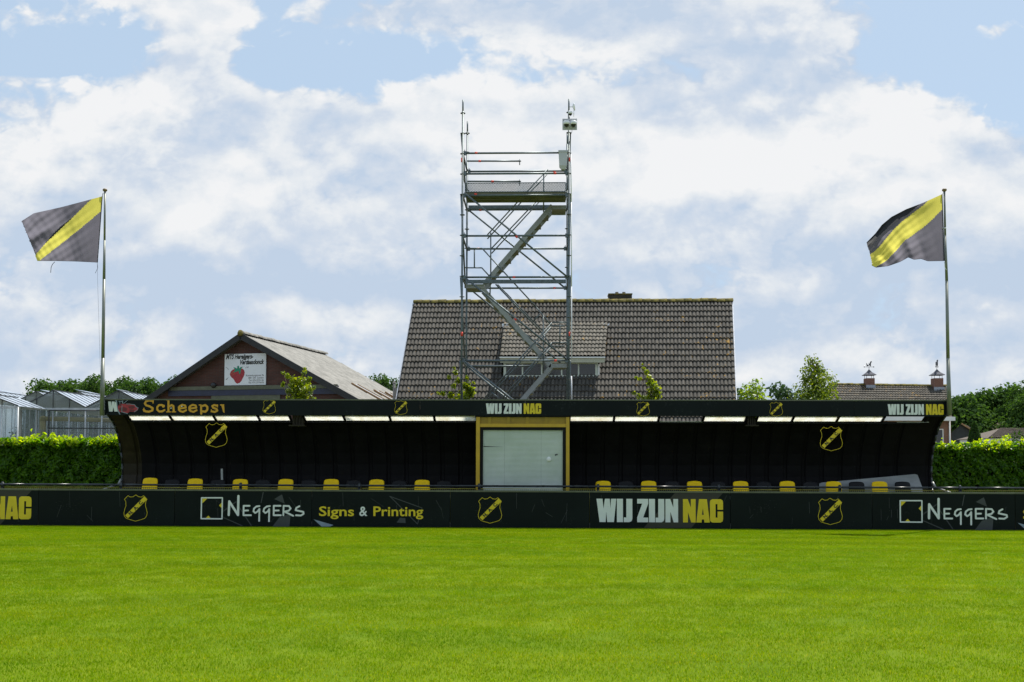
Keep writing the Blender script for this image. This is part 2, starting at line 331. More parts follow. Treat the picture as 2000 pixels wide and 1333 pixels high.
# board panel: near-black green, scuffed and scratched
def board_mat():
    m, nd, lk, b = new_mat('board_panel')
    t = nd.new('ShaderNodeTexCoord')
    def nz(sc, stretch, det=6, ro=.6):
        mp = nd.new('ShaderNodeMapping'); lk.new(t.outputs['Object'], mp.inputs[0]); mp.inputs['Scale'].default_value = stretch
        n = nd.new('ShaderNodeTexNoise'); lk.new(mp.outputs[0], n.inputs['Vector']); n.inputs['Scale'].default_value = sc; n.inputs['Detail'].default_value = det; n.inputs['Roughness'].default_value = ro
        return n.outputs['Fac']
    r = nd.new('ShaderNodeValToRGB'); lk.new(nz(1.2, (1, 1, 1)), r.inputs[0])
    r.color_ramp.elements[0].position = .35; r.color_ramp.elements[0].color = (.0030, .0058, .0060, 1); r.color_ramp.elements[1].position = .7; r.color_ramp.elements[1].color = (.0055, .0095, .0098, 1)
    a = nd.new('ShaderNodeMath'); a.operation = 'MULTIPLY'; 
    k1 = nd.new('ShaderNodeMapRange'); lk.new(nz(26, (1, 1, 1), 8, .8), k1.inputs[0]); k1.inputs[1].default_value = .56; k1.inputs[2].default_value = .70
    k2 = nd.new('ShaderNodeMapRange'); lk.new(nz(1.6, (1, 1, 1.4), 3), k2.inputs[0]); k2.inputs[1].default_value = .55; k2.inputs[2].default_value = .75
    lk.new(k1.outputs[0], a.inputs[0]); lk.new(k2.outputs[0], a.inputs[1])
    mx_ = nd.new('ShaderNodeMix'); mx_.data_type = 'RGBA'; lk.new(a.outputs[0], mx_.inputs[0]); lk.new(r.outputs[0], mx_.inputs[6]); mx_.inputs[7].default_value = (.09, .10, .10, 1)
    lk.new(mx_.outputs[2], b.inputs['Base Color']); b.inputs['Roughness'].default_value = .38; b.inputs['Specular IOR Level'].default_value = .12
    return m
M['board'] = board_mat()

# ------------------------------------------------------------------ flat prints
def px_loop(pts, Y): return [(lambda q: (q.x, q.z))(P(x, y, Y)) for x, y in pts]
def zoomf(x0, y0, s): return lambda x, y: (x0 + x/s, y0 + y/s)
def strokes(mb, lines, r, Y, k0=0):
    """rounded pen strokes: lines of world (x,z) points, each piece a flat capsule in its own layer of print"""
    k = k0
    for ln in lines:
        for i in range(len(ln)-1):
            (x0, z0), (x1, z1) = ln[i], ln[i+1]
            a = math.atan2(z1-z0, x1-x0); pts = []
            for j in range(9): t = a + math.pi/2 + math.pi*j/8; pts.append((x0+r*math.cos(t), z0+r*math.sin(t)))
            for j in range(9): t = a - math.pi/2 + math.pi*j/8; pts.append((x1+r*math.cos(t), z1+r*math.sin(t)))
            y = Y - .0004*(k % 9); k += 1
            mb.add([(x, y, z) for x, z in pts], [tuple(range(18))])
    return mb
GLYPH = {
 'W': (.884, [[(0,1),(.267,1),(.315,.58),(.377,1),(.592,1),(.623,.58),(.65,1),(.884,1),(.777,0),(.479,0),(.435,.45),(.411,0),(.137,0)]]),
 'I': (.27, [[(0,1),(.27,1),(.27,0),(0,0)]]),
 'J': (.384, [[(.116,1),(.384,1),(.384,.16),(.36,.06),(.27,0),(0,0),(0,.2),(.116,.2)]]),
 'Z': (.49, [[(0,1),(.49,1),(.49,.8),(.267,.2),(.49,.2),(.49,0),(0,0),(0,.2),(.222,.8),(0,.8)]]),
 'N': (.562, [[(0,0),(0,1),(.212,1),(.35,.63),(.35,1),(.562,1),(.562,0),(.366,0),(.219,.45),(.219,0)]]),
 'A': (.60, [[(0,0),(.12,1),(.47,1),(.60,0),(.356,0),(.342,.13),(.246,.13),(.23,0)], [(.247,.33),(.332,.33),(.291,.60)]]),
 'C': (.582, [[(.582,.55),(.582,.85),(.56,.95),(.47,1),(.11,1),(.02,.95),(0,.85),(0,.15),(.02,.05),(.11,0),(.47,0),(.56,.05),(.582,.15),(.582,.47),(.336,.47),(.336,.21),(.25,.21),(.25,.79),(.336,.79),(.336,.55)]]),
}
WIJ = [('W', 0, 0), ('I', .911, 0), ('J', 1.216, 0), ('Z', 1.815, 0), ('I', 2.339, 0), ('J', 2.637, 0), ('N', 3.075, 0), ('N', 3.853, 1), ('A', 4.445, 1), ('C', 5.05, 1)]   # width 5.63
def slogan(x0, z0, H, Y, parent, xs=1.0, lean=0.0):
    for col, nm, mt in ((0, 'white_lettering', 'white_print'), (1, 'yellow_lettering', 'yellow_print')):
        mb = MB()
        for ch, ox, c in WIJ:
            if c != col: continue
            mb.flat([[(x0+(ox+a)*H*xs, z0+b*H) for a, b in lp] for lp in GLYPH[ch][1]], Y)
        mb.build(nm, M[mt], parent)
def text_mesh(txt, size, bold=0.0, shear=0.0, xs=1.0, align='LEFT'):
    cu = bpy.data.curves.new('t', 'FONT'); cu.body = txt; cu.size = size; cu.offset = bold; cu.shear = shear; cu.align_x = align; cu.resolution_u = 3
    o = bpy.data.objects.new('t', cu); C.collection.objects.link(o)
    dg = bpy.context.evaluated_depsgraph_get(); me = bpy.data.meshes.new_from_object(o.evaluated_get(dg))
    v = [(p.co.x*xs, p.co.y) for p in me.vertices]; f = [tuple(p.vertices) for p in me.polygons]
    bpy.data.objects.remove(o); bpy.data.curves.remove(cu); bpy.data.meshes.remove(me)
    return v, f
def add_text(mb, txt, x0, z0, Y, size, bold=0., shear=0., xs=1., align='LEFT', ang=0., fitw=None):
    v, f = text_mesh(txt, size, bold, shear, xs, align)
    if fitw:
        w = max(a for a, b in v)-min(a for a, b in v); k = fitw/w; v = [(a*k, b) for a, b in v]
    c, s = math.cos(ang), math.sin(ang)
    mb.add([(x0+a*c-b*s, Y, z0+a*s+b*c) for a, b in v], f)
_em = {}
def emblem(px, py, hpx, Y, parent, name='shield_emblem'):
    """yellow shield outline with a diagonal band lettered N.A.C.; shared mesh"""
    if 'me' not in _em:
        mb = MB()
        h = [(0,165),(33,142),(68,137),(100,155),(145,110),(128,77),(125,27),(140,-18),(150,-63),(142,-103),(115,-133),(70,-148),(30,-158),(0,-168)]
        out = [(a/330, b/330) for a, b in h]; out = out + [(-a, b) for a, b in reversed(out[1:-1])]; out.append(out[0])
        strokes(mb, [out], .0085, 0)
        band = [(a/330, b/330) for a, b in ((108,146),(146,108),(-95,-130),(-130,-95))]
        mb.mi = 0; mb.flat([band], -.006)
        mb.mi = 1
        for ch, d in (('N.', -.34), ('A.', -.06), ('C.', .215)):
            a = R(45); add_text(mb, ch, d*.7071+.035, d*.7071-.045, -.0105, .172, .008, ang=a)
        o = mb.build('shield_emblem', [M['yellow_print'], M['dark_print']]); _em['me'] = o.data; bpy.data.objects.remove(o)
    c = P(px, py, Y-.004); sc = (P(px, py-hpx/2, Y)-P(px, py+hpx/2, Y)).length
    o = bpy.data.objects.new(name, _em['me']); C.collection.objects.link(o); o.parent = parent
    o.location = c - wloc(parent); o.scale = (sc, 1, sc); return o
# ================================================================== ground and turf
def ground_mat():
    m, nd, lk, b = new_mat('turf')
    t = nd.new('ShaderNodeTexCoord')
    def nz(sc, det=5, ro=.6, st=(1, 1, 1)):
        mp = nd.new('ShaderNodeMapping'); lk.new(t.outputs['Object'], mp.inputs[0]); mp.inputs['Scale'].default_value = st
        n = nd.new('ShaderNodeTexNoise'); lk.new(mp.outputs[0], n.inputs['Vector']); n.inputs['Scale'].default_value = sc; n.inputs['Detail'].default_value = det; n.inputs['Roughness'].default_value = ro
        return n.outputs['Fac']
    r = nd.new('ShaderNodeValToRGB'); lk.new(nz(.55, 9, .72), r.inputs[0]); cr_ = r.color_ramp
    cr_.elements[0].position = .3; cr_.elements[0].color = (.085, .155, .003, 1); cr_.elements[1].position = .72; cr_.elements[1].color = (.165, .22, .005, 1)
    lk.new(r.outputs[0], b.inputs['Base Color']); b.inputs['Roughness'].default_value = .9; b.inputs['Specular IOR Level'].default_value = .1
    bp = nd.new('ShaderNodeBump'); bp.inputs['Strength'].default_value = .6; bp.inputs['Distance'].default_value = .03; lk.new(nz(30, 5, .7), bp.inputs['Height']); lk.new(bp.outputs[0], b.inputs['Normal'])
    return m
M['turf'] = ground_mat()
g = MB(); xs = [-900, -60, -25, 0, 25, 60, 900]; ys = [-200, 0, 20.9, 60, 200, 1200]
for i in range(6):
    for j in range(5): g.add([(xs[i], ys[j], 0), (xs[i+1], ys[j], 0), (xs[i+1], ys[j+1], 0), (xs[i], ys[j+1], 0)], [(0, 1, 2, 3)])
M['soil'] = mat('dry_grassy_soil', (.13, .125, .075), .95, var=.3, nscale=.8, bump=.5, bscale=8)  # off-pitch ground, made neutral to cut green bounce light
go = g.build('ground', M['soil']); tag(go, kind='structure')
pt = MB(); pt.add([(-60, 2.0, .004), (60, 2.0, .004), (60, 20.75, .004), (-60, 20.75, .004)], [(0, 1, 2, 3)]); pt = pt.build('grass_ground', M['turf']); tag(pt, kind='structure')

def blade_mesh():
    n = 2300; S = 1.0
    base = rng.random((n, 2))*S - S/2; a = rng.random(n)*2*math.pi; h = .012+.013*rng.random(n); w = .0013+.0009*rng.random(n); ln = (rng.random((n, 2))-.5)*.026
    v = np.zeros((n, 5, 3)); dx, dy = np.cos(a)*w, np.sin(a)*w
    v[:, 0, 0] = base[:, 0]-dx; v[:, 0, 1] = base[:, 1]-dy; v[:, 1, 0] = base[:, 0]+dx; v[:, 1, 1] = base[:, 1]+dy
    mx_, my_ = base[:, 0]+ln[:, 0]*.4, base[:, 1]+ln[:, 1]*.4
    v[:, 2, 0] = mx_+dx*.8; v[:, 2, 1] = my_+dy*.8; v[:, 2, 2] = h*.6; v[:, 3, 0] = mx_-dx*.8; v[:, 3, 1] = my_-dy*.8; v[:, 3, 2] = h*.6
    v[:, 4, 0] = base[:, 0]+ln[:, 0]; v[:, 4, 1] = base[:, 1]+ln[:, 1]; v[:, 4, 2] = h
    f = []
    for i in range(n): b = i*5; f += [(b, b+1, b+2, b+3), (b+3, b+2, b+4)]
    me = bpy.data.meshes.new('grass_patch'); me.from_pydata(v.reshape(-1, 3).tolist(), [], f); me.update(); return me
def grass_mat():
    m, nd, lk, b = new_mat('grass_blades')
    g_ = nd.new('ShaderNodeNewGeometry'); t = nd.new('ShaderNodeObjectInfo')
    r = nd.new('ShaderNodeValToRGB'); lk.new(g_.outputs['Random Per Island'], r.inputs[0]); e_ = r.color_ramp.elements
    e_[0].color = (.078, .185, .0006, 1); e_[1].position = 1; e_[1].color = (.36, .36, .10, 1); k = e_.new(.55); k.color = (.140, .245, .0008, 1); k = e_.new(.93); k.color = (.20, .29, .002, 1)
    mp_ = nd.new('ShaderNodeMapping'); lk.new(g_.outputs['Position'], mp_.inputs[0]); mp_.inputs['Scale'].default_value = (.35, 1.0, 1); n = nd.new('ShaderNodeTexNoise'); lk.new(mp_.outputs[0], n.inputs['Vector']); n.inputs['Scale'].default_value = 1.1; n.inputs['Detail'].default_value = 6; n.inputs['Roughness'].default_value = .7
    mr = nd.new('ShaderNodeValToRGB'); lk.new(n.outputs['Fac'], mr.inputs[0]); mr.color_ramp.elements[0].position = .3; mr.color_ramp.elements[0].color = (.70, .84, .8, 1); mr.color_ramp.elements[1].position = .7; mr.color_ramp.elements[1].color = (1.4, 1.12, 1.1, 1)
    mp3 = nd.new('ShaderNodeMapping'); lk.new(g_.outputs['Position'], mp3.inputs[0]); mp3.inputs['Scale'].default_value = (.035, 1.5, 1); n4 = nd.new('ShaderNodeTexNoise'); lk.new(mp3.outputs[0], n4.inputs['Vector']); n4.inputs['Scale'].default_value = 1; n4.inputs['Detail'].default_value = 3
    br4 = nd.new('ShaderNodeMapRange'); lk.new(n4.outputs['Fac'], br4.inputs[0]); br4.inputs[1].default_value = .3; br4.inputs[2].default_value = .7; br4.inputs[3].default_value = .86; br4.inputs[4].default_value = 1.14
    sc4 = nd.new('ShaderNodeVectorMath'); sc4.operation = 'SCALE'; lk.new(mr.outputs[0], sc4.inputs[0]); lk.new(br4.outputs[0], sc4.inputs['Scale'])
    mu = nd.new('ShaderNodeMix'); mu.data_type = 'RGBA'; mu.blend_type = 'MULTIPLY'; mu.inputs[0].default_value = 1; lk.new(r.outputs[0], mu.inputs[6]); lk.new(sc4.outputs[0], mu.inputs[7])
    lk.new(mu.outputs[2], b.inputs['Base Color']); b.inputs['Roughness'].default_value = .6; b.inputs['Specular IOR Level'].default_value = .03
    tr = nd.new('ShaderNodeBsdfTranslucent'); sc2 = nd.new('ShaderNodeMix'); sc2.data_type = 'RGBA'; sc2.blend_type = 'MULTIPLY'; sc2.inputs[0].default_value = 1; lk.new(mu.outputs[2], sc2.inputs[6]); sc2.inputs[7].default_value = (1.9, 1.75, .2, 1); lk.new(sc2.outputs[2], tr.inputs[0])
    ms = nd.new('ShaderNodeMixShader'); ms.inputs[0].default_value = .5; lk.new(b.outputs[0], ms.inputs[1]); lk.new(tr.outputs[0], ms.inputs[2]); lk.new(ms.outputs[0], nd['Material Output'].inputs[0]); return m
M['blades'] = grass_mat()
pts = []
Yc = 5.3
while Yc < 20.6:
    hw = (Yc+1.2)*.56+1.2; n = int(hw*2/.62)
    for i in range(n+1):
        x = -hw + i*2*hw/n - Yc*.03; pts.append((x+random.uniform(-.1, .1), min(Yc+random.uniform(-.08, .08), 20.07), .0))
    Yc += .5
pm = bpy.data.meshes.new('turf_points'); pm.from_pydata(pts, [], [])
bl = bpy.data.objects.new('grass', pm); C.collection.objects.link(bl)
src = blade_mesh(); src.materials.append(M['blades'])
# geometry nodes: one patch of blades scattered over the points
ng = bpy.data.node_groups.new('scatter_grass', 'GeometryNodeTree')
ng.interface.new_socket('Geometry', in_out='INPUT', socket_type='NodeSocketGeometry'); ng.interface.new_socket('Geometry', in_out='OUTPUT', socket_type='NodeSocketGeometry')
gi = ng.nodes.new('NodeGroupInput'); gout = ng.nodes.new('NodeGroupOutput')
srco = bpy.data.objects.new('grass_patch_source', src)     # data holder only, not linked to the scene
oi = ng.nodes.new('GeometryNodeObjectInfo'); oi.inputs['Object'].default_value = srco; oi.inputs['As Instance'].default_value = True
ip = ng.nodes.new('GeometryNodeInstanceOnPoints'); rv = ng.nodes.new('FunctionNodeRandomValue'); rv.data_type = 'FLOAT_VECTOR'
rv.inputs[0].default_value = (0, 0, 0); rv.inputs[1].default_value = (0, 0, 6.283)
ng.links.new(gi.outputs[0], ip.inputs['Points']); ng.links.new(oi.outputs['Geometry'], ip.inputs['Instance']); ng.links.new(rv.outputs[0], ip.inputs['Rotation']); ng.links.new(ip.outputs[0], gout.inputs[0])
md = bl.modifiers.new('scatter', 'NODES'); md.node_group = ng
tag(bl, 'short bright green grass of the football pitch in front of the boards', 'grass', kind='stuff')

# ================================================================== advertising boards
PAN = {}; PM = [None]
YB = 20.6; BX = [-1.886 + 2.88*k for k in range(-4, 6)]; BZ = .775
def board_empty(i, label):
    t = thing('advertising_board', ((BX[i]+BX[i+1])/2, YB, 0), label, 'advertising board', 'advertising boards along the pitch')
    a, b = BX[i]+.006, BX[i+1]-.006
    pm_ = MB(); pm_.box((a, YB, .01), (b, YB+.03, BZ-.035)); PAN[t.name] = (t, pm_)
    MB().box((a-.004, YB-.008, BZ-.034), (b+.004, YB+.045, BZ)).build('top_trim', M['trim_olive'], t)
    br = MB(); PM[0] = pm_
    for x in (a+.3, (a+b)/2, b-.3):
        br.beam((x, YB+.034, .55), (x, YB+.28, .012), .04, .04)
    split_build(br, 'back_strut', M['steel_dark'], t)
    return t
YP = YB-.003
def sloganboard(i, label, dx):
    t = board_empty(i, label)
    p = P(1165, 1020, YP); q = P(1412, 975.5, YP); Hh = q.z-p.z
    mb = PM[0]; mb.mi = 3; bandp = px_loop([(1313,1031.5),(1350,1031.5),(1412,963.5),(1318,963.5),(1257,1031.5)], YP)
    mb.flat([[(x+dx, z) for x, z in bandp]], YP+.0015)
    slogan(p.x+dx, p.z, Hh, YP-.001, t, xs=(q.x-p.x)/(5.63*Hh))
    return t
def neggers(i, label, dx):
    t = board_empty(i, label)
    z = zoomf(220, 910, 6.667); z4 = zoomf(400, 740, 3.636)
    def W_(f, pts): return [(a+dx, b) for a, b in px_loop([f(x, y) for x, y in pts], YP)]
    mb = PM[0]; mb.mi = 1
    mb.flat([W_(z4, [(493,855),(548,822),(568,888)])], YP+.001); mb.flat([W_(z4, [(480,1050),(530,985),(610,960),(600,1055)])], YP+.001)
    strokes(mb, [W_(z4, [(130,942),(225,872)]), W_(z4, [(130,985),(265,1045)]), W_(z4, [(240,905),(330,1043)]), W_(z4, [(415,808),(400,880)])], .009, YP+.0008)
    mb = MB(); strokes(mb, [W_(z, [(1158,418),(1429,418),(1424,692),(1153,690),(1158,418)])], .013, YP)
    strokes(mb, [W_(z4, [(170,968),(174,872),(236,968)]), W_(z4, [(236,968),(239,834)])], .024, YP-.001)
    let = [[(318,903),(276,903),(275,970),(328,970)], [(276,937),(308,936)],
           [(388,905),(366,908),(350,922),(346,942),(358,954),(374,944),(388,926)], [(388,930),(386,1010)],
           [(462,905),(440,908),(422,922),(417,942),(430,954),(446,944),(458,926)], [(458,930),(456,1012)],
           [(538,903),(490,903),(489,970),(540,970)], [(490,937),(525,936)],
           [(558,970),(560,903),(598,905),(610,922),(596,938),(565,944),(628,974)],
           [(672,906),(650,918),(645,934),(672,940),(700,946),(702,960),(682,972),(648,970)]]
    strokes(mb, [W_(z4, l) for l in let], .0178, YP-.001)
    mb.build('white_lettering', M['white_print'], t)
    mb = MB()
    for tri in ([(1168,428),(1232,428),(1168,490)], [(1420,480),(1386,518),(1418,550)], [(1246,650),(1278,684),(1212,683)]): mb.flat([W_(z, tri)], YP+.0006)
    split_build(mb, 'yellow_corner', M['yellow_print'], t)
    return t
def printing(i, label, dx):
    t = board_empty(i, label); z = zoomf(520, 910, 5.263)
    def W_(pts): return [(a+dx, b) for a, b in px_loop([z(x, y) for x, y in pts], YP)]
    mb = PM[0]; mb.mi = 2; mb.flat([W_([(488,552),(690,610),(655,626),(570,626)])], YP+.001)
    mb.mi = 1; strokes(mb, [W_([(1270,315),(1602,435),(1555,600),(1275,318)])], .008, YP+.001); mb.flat([W_([(1340,585),(1375,535),(1430,540),(1432,590)])], YP+.001)
    for txt, x0, x1, mt, nm in (('Signs', 538, 898, 'yellow_print', 'yellow_lettering'), ('&', 955, 1038, 'white_print', 'white_lettering'), ('Printing', 1092, 1605, 'yellow_print', 'yellow_lettering')):
        a = P(*z(x0, 515), YP); b = P(*z(x1, 515), YP); mb = MB(); add_text(mb, txt, a.x+dx, a.z, YP-.001, .278, .0045, fitw=b.x-a.x); mb.build(nm, M[mt], t)
    return t
sloganboard(0, 'dark advertising board at the far left edge, cut off to its last yellow letters', -14.40)
t = board_empty(1, 'dark advertising board with one yellow shield, left of the board with the white square logo'); emblem(265, 992.5, 51, YB, t)
neggers(2, 'dark advertising board with square logo and white handwritten name, in the left half', 0)
printing(3, 'dark advertising board with yellow and white plain lettering about signs, fully in view', 0)
t = board_empty(4, 'dark advertising board with one yellow shield, in front of the white shutter'); emblem(957, 996.5, 51, YB, t)
sloganboard(5, 'dark advertising board with the complete slogan in tall white and yellow block letters', 0)
t = board_empty(6, 'dark advertising board with one yellow shield, right of the complete slogan board'); emblem(1621.5, 999, 51.5, YB, t)
neggers(7, 'dark advertising board with square logo and white handwritten name, near the right edge', 14.40)
printing(8, 'dark advertising board cut off by the right edge, only its first yellow letter showing', 14.40)
for o, mb in PAN.values():        # scratches, different on each board
    mb.mi = 1; x0 = o.location.x-1.3; r_ = random.Random(o.name)
    for k in range(7):
        x = x0+r_.uniform(0, 2.6); z = r_.uniform(.08, .45); l = r_.uniform(.08, .38)
        a = R(90+r_.uniform(-4, 4)) if r_.random() < .6 else R(r_.uniform(25, 150))
        strokes(mb, [[(x, z), (x+l*math.cos(a), min(.72, z+l*math.sin(a)))]], r_.uniform(.0016, .0032), YP+.0018-.0002*k)
    for k in range(70):
        cx = x0+.5+r_.gauss(0, .14) if k < 40 else x0+r_.uniform(0, 2.6); cz = r_.gauss(.42, .07) if k < 40 else abs(r_.gauss(.07, .04))+.02
        l = r_.uniform(.002, .014); a = r_.uniform(0, 3.1); strokes(mb, [[(cx, cz), (cx+l*math.cos(a), cz+l*math.sin(a))]], .0017, YP+.0023-.0003*(k % 3), k)
    mb.build('panel', [M['board'], M['grey_print'], M['silver_print'], M['brown_print']], o, fix=False)

# ================================================================== pitch railing
YR = 20.92
rl = thing('pitch_railing', (0, YR, 0), 'long low dark railing with yellow wire infill right behind the advertising boards', 'railing')
zt = P(1000, 950, YR).z
mb = MB()
for x in range(-14, 13): mb.tube((x, YR, zt), (x+1, YR, zt), .021, n=10)
mb.build('top_rail', M['rail_paint'], rl)
pxs = [5, 237, 470, 702, 936, 1168, 1404, 1640, 1875]; PX = [P(x, 950, YR).x for x in pxs]; PX = [PX[0]-2.5] + PX + [PX[-1]+2.5]
for x in PX:
    mb = MB(); mb.box((x-.025, YR-.025, 0), (x+.025, YR+.025, zt-.02)); mb.box((x-.10, YR-.04, zt-.115), (x+.10, YR-.028, zt-.085)); mb.tube((x, YR, zt-.06), (x, YR, zt+.035), .032, n=10)
    mb.lathe((x, YR, zt+.035), [(.03, 0), (.026, .012), (.008, .02)], 10); mb.build('post', M['rail_paint'], rl)
for a, b in zip(PX[:-1], PX[1:]):
    mb = MB(); n = int((b-a-.1)/.042)
    for i in range(n+1):
        x = a+.05+i*(b-a-.1)/n; mb.tube((x, YR+.01, .08), (x, YR+.01, zt-.05), .0046, n=4, smooth=False)
    mb.tube((a+.03, YR, zt-.055), (b-.03, YR, zt-.055), .008, n=6); mb.tube((a+.03, YR, .1), (b-.03, YR, .1), .006, n=6)
    mb.build('wire_panel', M['olive_wire'], rl)

# ================================================================== team shelter
YF = 21.2; XL, XR = -9.36, 8.50
sh = thing('team_shelter', (0, 21.6, 0), 'long black covered team shelter with curved back wall, banner fascia and yellow central cabin frame', 'shelter')
PROF = [(21.46, 2.243), (21.60, 2.14), (21.74, 1.98), (21.88, 1.76), (21.98, 1.55), (22.05, 1.30), (22.06, 1.05), (22.02, .82), (21.93, .60), (21.82, .42), (21.75, .15), (21.75, .0)]
def prof_pt(k): return PROF[k]
def shell_piece(x0, x1, top_to_fascia, name, mtl):
    mb = MB(); pr_ = ([(YF+.02, 2.365)] if top_to_fascia else []) + PROF
    cols = []; x = x0; pit = .40
    while x < x1-1e-4:                        # trapezoid ribs every 40 cm
        for dx, dy in ((0, 0), (.30, 0), (.32, .035), (.38, .035)):
            if x+dx < x1: cols.append((x+dx, dy))
        x += pit
    cols.append((x1, 0))
    vs = [(cx, y+dy*.9, z+dy*.35) for cx, dy in cols for y, z in pr_]; n = len(pr_)
    mb.add(vs, [(c*n+k, (c+1)*n+k, (c+1)*n+k+1, c*n+k+1) for c in range(len(cols)-1) for k in range(n-1)])
    return mb.build(name, mtl, sh, fix=False)
M['shell'] = mat('black_sheet_wall', (.0060, .0055, .0062), .6, var=.35, nscale=2.5, spec=.08)
M['shell_brown'] = mat('black_sheet_wall_worn', (.020, .015, .007), .5, var=.35, nscale=5, spec=.2)  # same black wall where light catches it, the lit brown put into the colour
bx0, bx1 = P(930, 900, 21.3).x, P(1112, 900, 21.3).x
shell_piece(XL+.42, bx0, False, 'back_wall', M['shell']); shell_piece(bx1, XR-.42, False, 'back_wall', M['shell'])
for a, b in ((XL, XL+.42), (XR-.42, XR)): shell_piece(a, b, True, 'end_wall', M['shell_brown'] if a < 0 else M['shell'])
for x in (XL-.02, XR+.02):
    mb = MB(); pp = [(x, YF, 2.38)]+[(x, y, z) for y, z in PROF[:-3]]; mb.path(pp, .022, 8)
    mb.build('edge_tube', M['rail_paint'], sh)
    s = -1 if x < 0 else 1
    mb = MB(); mb.tube((x, 21.99, .95), (x+s*.03, 21.93, .84), .026); mb.tube((x+s*.03, 21.93, .84), (x+s*.27, 21.45, .70), .02); mb.build('foot_brace', M['alu'], sh)
# fascia: panels, with seams
FX = [XL-.07, -7.2, -4.9, -2.6, -.35, 2.1, 4.4, 6.6, XR+.07]
zf0, zf1 = P(1000, 812.5, YF).z, P(1000, 783, YF).z
for a, b in zip(FX[:-1], FX[1:]): MB().box((a+.003, YF, zf0), (b-.003, YF+.04, zf1)).build('fascia_panel', M['board'], sh)
MB().box((FX[0], YF-.012, zf1+.001), (FX[-1], YF+.09, zf1+.028)).build('fascia_trim', M['trim_olive'], sh)
MB().box((FX[0]+.02, YF+.05, zf0+.02), (FX[-1]-.02, YF+.12, zf0+.12)).build('fascia_beam', M['dark_paint'], sh)
# translucent roof strips
M['roof_sheet'] = sheet_mat('milky_roof_sheet', (.88, .88, .84), .74, stain=(.78, .74, .62))
strips = [(250,330),(331.5,416),(417.5,502.5),(504,564),(593,670),(671.5,759.5),(761.5,846),(849,930),(1114,1198),(1202,1286),(1377,1458),(1481,1550),(1551.5,1638),(1640,1727)]
for a, b in strips:
    p, q = P(a, 813, YF+.05), P(b, 813, YF+.05); mb = MB()
    y0, z0, y1, z1 = YF+.045, 2.352, PROF[0][0]-.002, PROF[0][1]+.006
    mb.hexa([(p.x, y0, z0), (q.x, y0, z0), (q.x, y1, z1), (p.x, y1, z1), (p.x, y0, z0+.006), (q.x, y0, z0+.006), (q.x, y1, z1+.006), (p.x, y1, z1+.006)])
    mb.build('roof_panel', M['roof_sheet'], sh)
edges = [248, 330.7, 416.7, 503.2, 565, 592, 670.7, 760.5, 847.5, 931, 1112.5, 1200, 1287.5, 1375, 1459, 1480, 1550.7, 1638.8, 1728, 1814]
for a in edges:
    x = P(a, 813, YF+.05).x; MB().beam((x, YF+.04, 2.345), (x, PROF[0][0]+.02, PROF[0][1]-.012), .05, .03).build('roof_bar', M['dark_paint'], sh)
a, b = P(1288, 822, 21.45).x, P(1372, 822, 21.45).x
MB().box((XL+.42, 21.470, 2.205), (XR-.42, 21.51, 2.236)).build('wall_top_rail', M['dark_paint'], sh)
MB().box((a, 21.44, 2.228), (b, 21.4605, 2.243)).build('bare_gutter_strip', M['alu'], sh)
a, b = P(1752, 822, 21.45).x, P(1814, 822, 21.45).x
MB().box((a, 21.44, 2.228), (b, 21.4605, 2.243)).build('bare_gutter_strip', M['alu'], sh)
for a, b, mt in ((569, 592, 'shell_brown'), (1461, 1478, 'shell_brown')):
    p, q = P(a, 813, YF+.08), P(b, 813, YF+.08); mb = MB(); zb = P(a, 833, YF+.12).z
    nn = 4; w = (q.x-p.x)/nn
    for i in range(nn): mb.box((p.x+w*i+.008, YF+.16, zb+.03), (p.x+w*(i+1)-.008, YF+.20, 2.36))
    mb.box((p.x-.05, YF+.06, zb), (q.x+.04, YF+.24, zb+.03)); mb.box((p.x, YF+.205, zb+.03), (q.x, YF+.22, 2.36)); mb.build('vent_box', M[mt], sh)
# bench and floor
for a, b in ((XL+.5, bx0-.1), (bx1+.1, XR-.5)):
    split_build(MB().box((a, 21.70, .58), (b, 21.76, .64)).box((a, 21.50, .58), (b, 21.55, .64)), 'bench_beam', M['steel_dark'], sh)
    mb = MB(); x = a+.3
    while x < b: mb.box((x-.025, 21.56, 0.05), (x+.025, 21.62, .58)); x += 1.6
    split_build(mb, 'bench_leg', M['steel_dark'], sh)
MB().box((XL+.05, 21.15, 0), (XR-.05, 21.745, .05)).build('floor_slab', M['concrete'], sh)
# prints on the fascia and the wall
for px, py in ((526, 795), (783, 796.5), (1256, 799), (1516, 799.5)): emblem(px, py, 27.5, YF, sh)
for px, py in ((422.5, 850), (1623.5, 857)):
    emblem(px, py, 47.5, 21.50, sh); q = P(px, py, 21.50)
    for dx in (-.12, .12): MB().tube((q.x+dx, 21.51, q.z), (q.x+dx, 21.80, q.z-.02), .006, n=5).build('badge_bracket', M['dark_paint'], sh)
p = P(949, 808.5, YF-.003); q = P(1057, 788.5, YF-.003); slogan(p.x, p.z, q.z-p.z, YF-.003, sh, xs=(q.x-p.x)/(5.63*(q.z-p.z)))
p = P(1734, 810.5, YF-.003); q = P(1843, 790, YF-.003); slogan(p.x, p.z, q.z-p.z, YF-.003, sh, xs=(q.x-p.x)/(5.63*(q.z-p.z)))
zz = zoomf(200, 770, 7.014)
def FL(pts): return px_loop([zz(x, y) for x, y in pts], YF-.003)
mb = MB(); mb.flat([FL([(78,103),(118,103),(122,170),(130,103),(165,103),(170,160),(172,103),(190,120),(215,240),(195,240),(165,240),(150,180),(140,240),(92,240)])], YF-.003)
mb.build('white_letter', M['white_print'], sh)
mb = MB(); mb.flat([FL([(168,62),(190,62),(200,100),(212,200),(248,282),(236,282),(206,230),(190,120)])], YF-.0045); mb.build('torn_strip', M['silver_print'], sh)
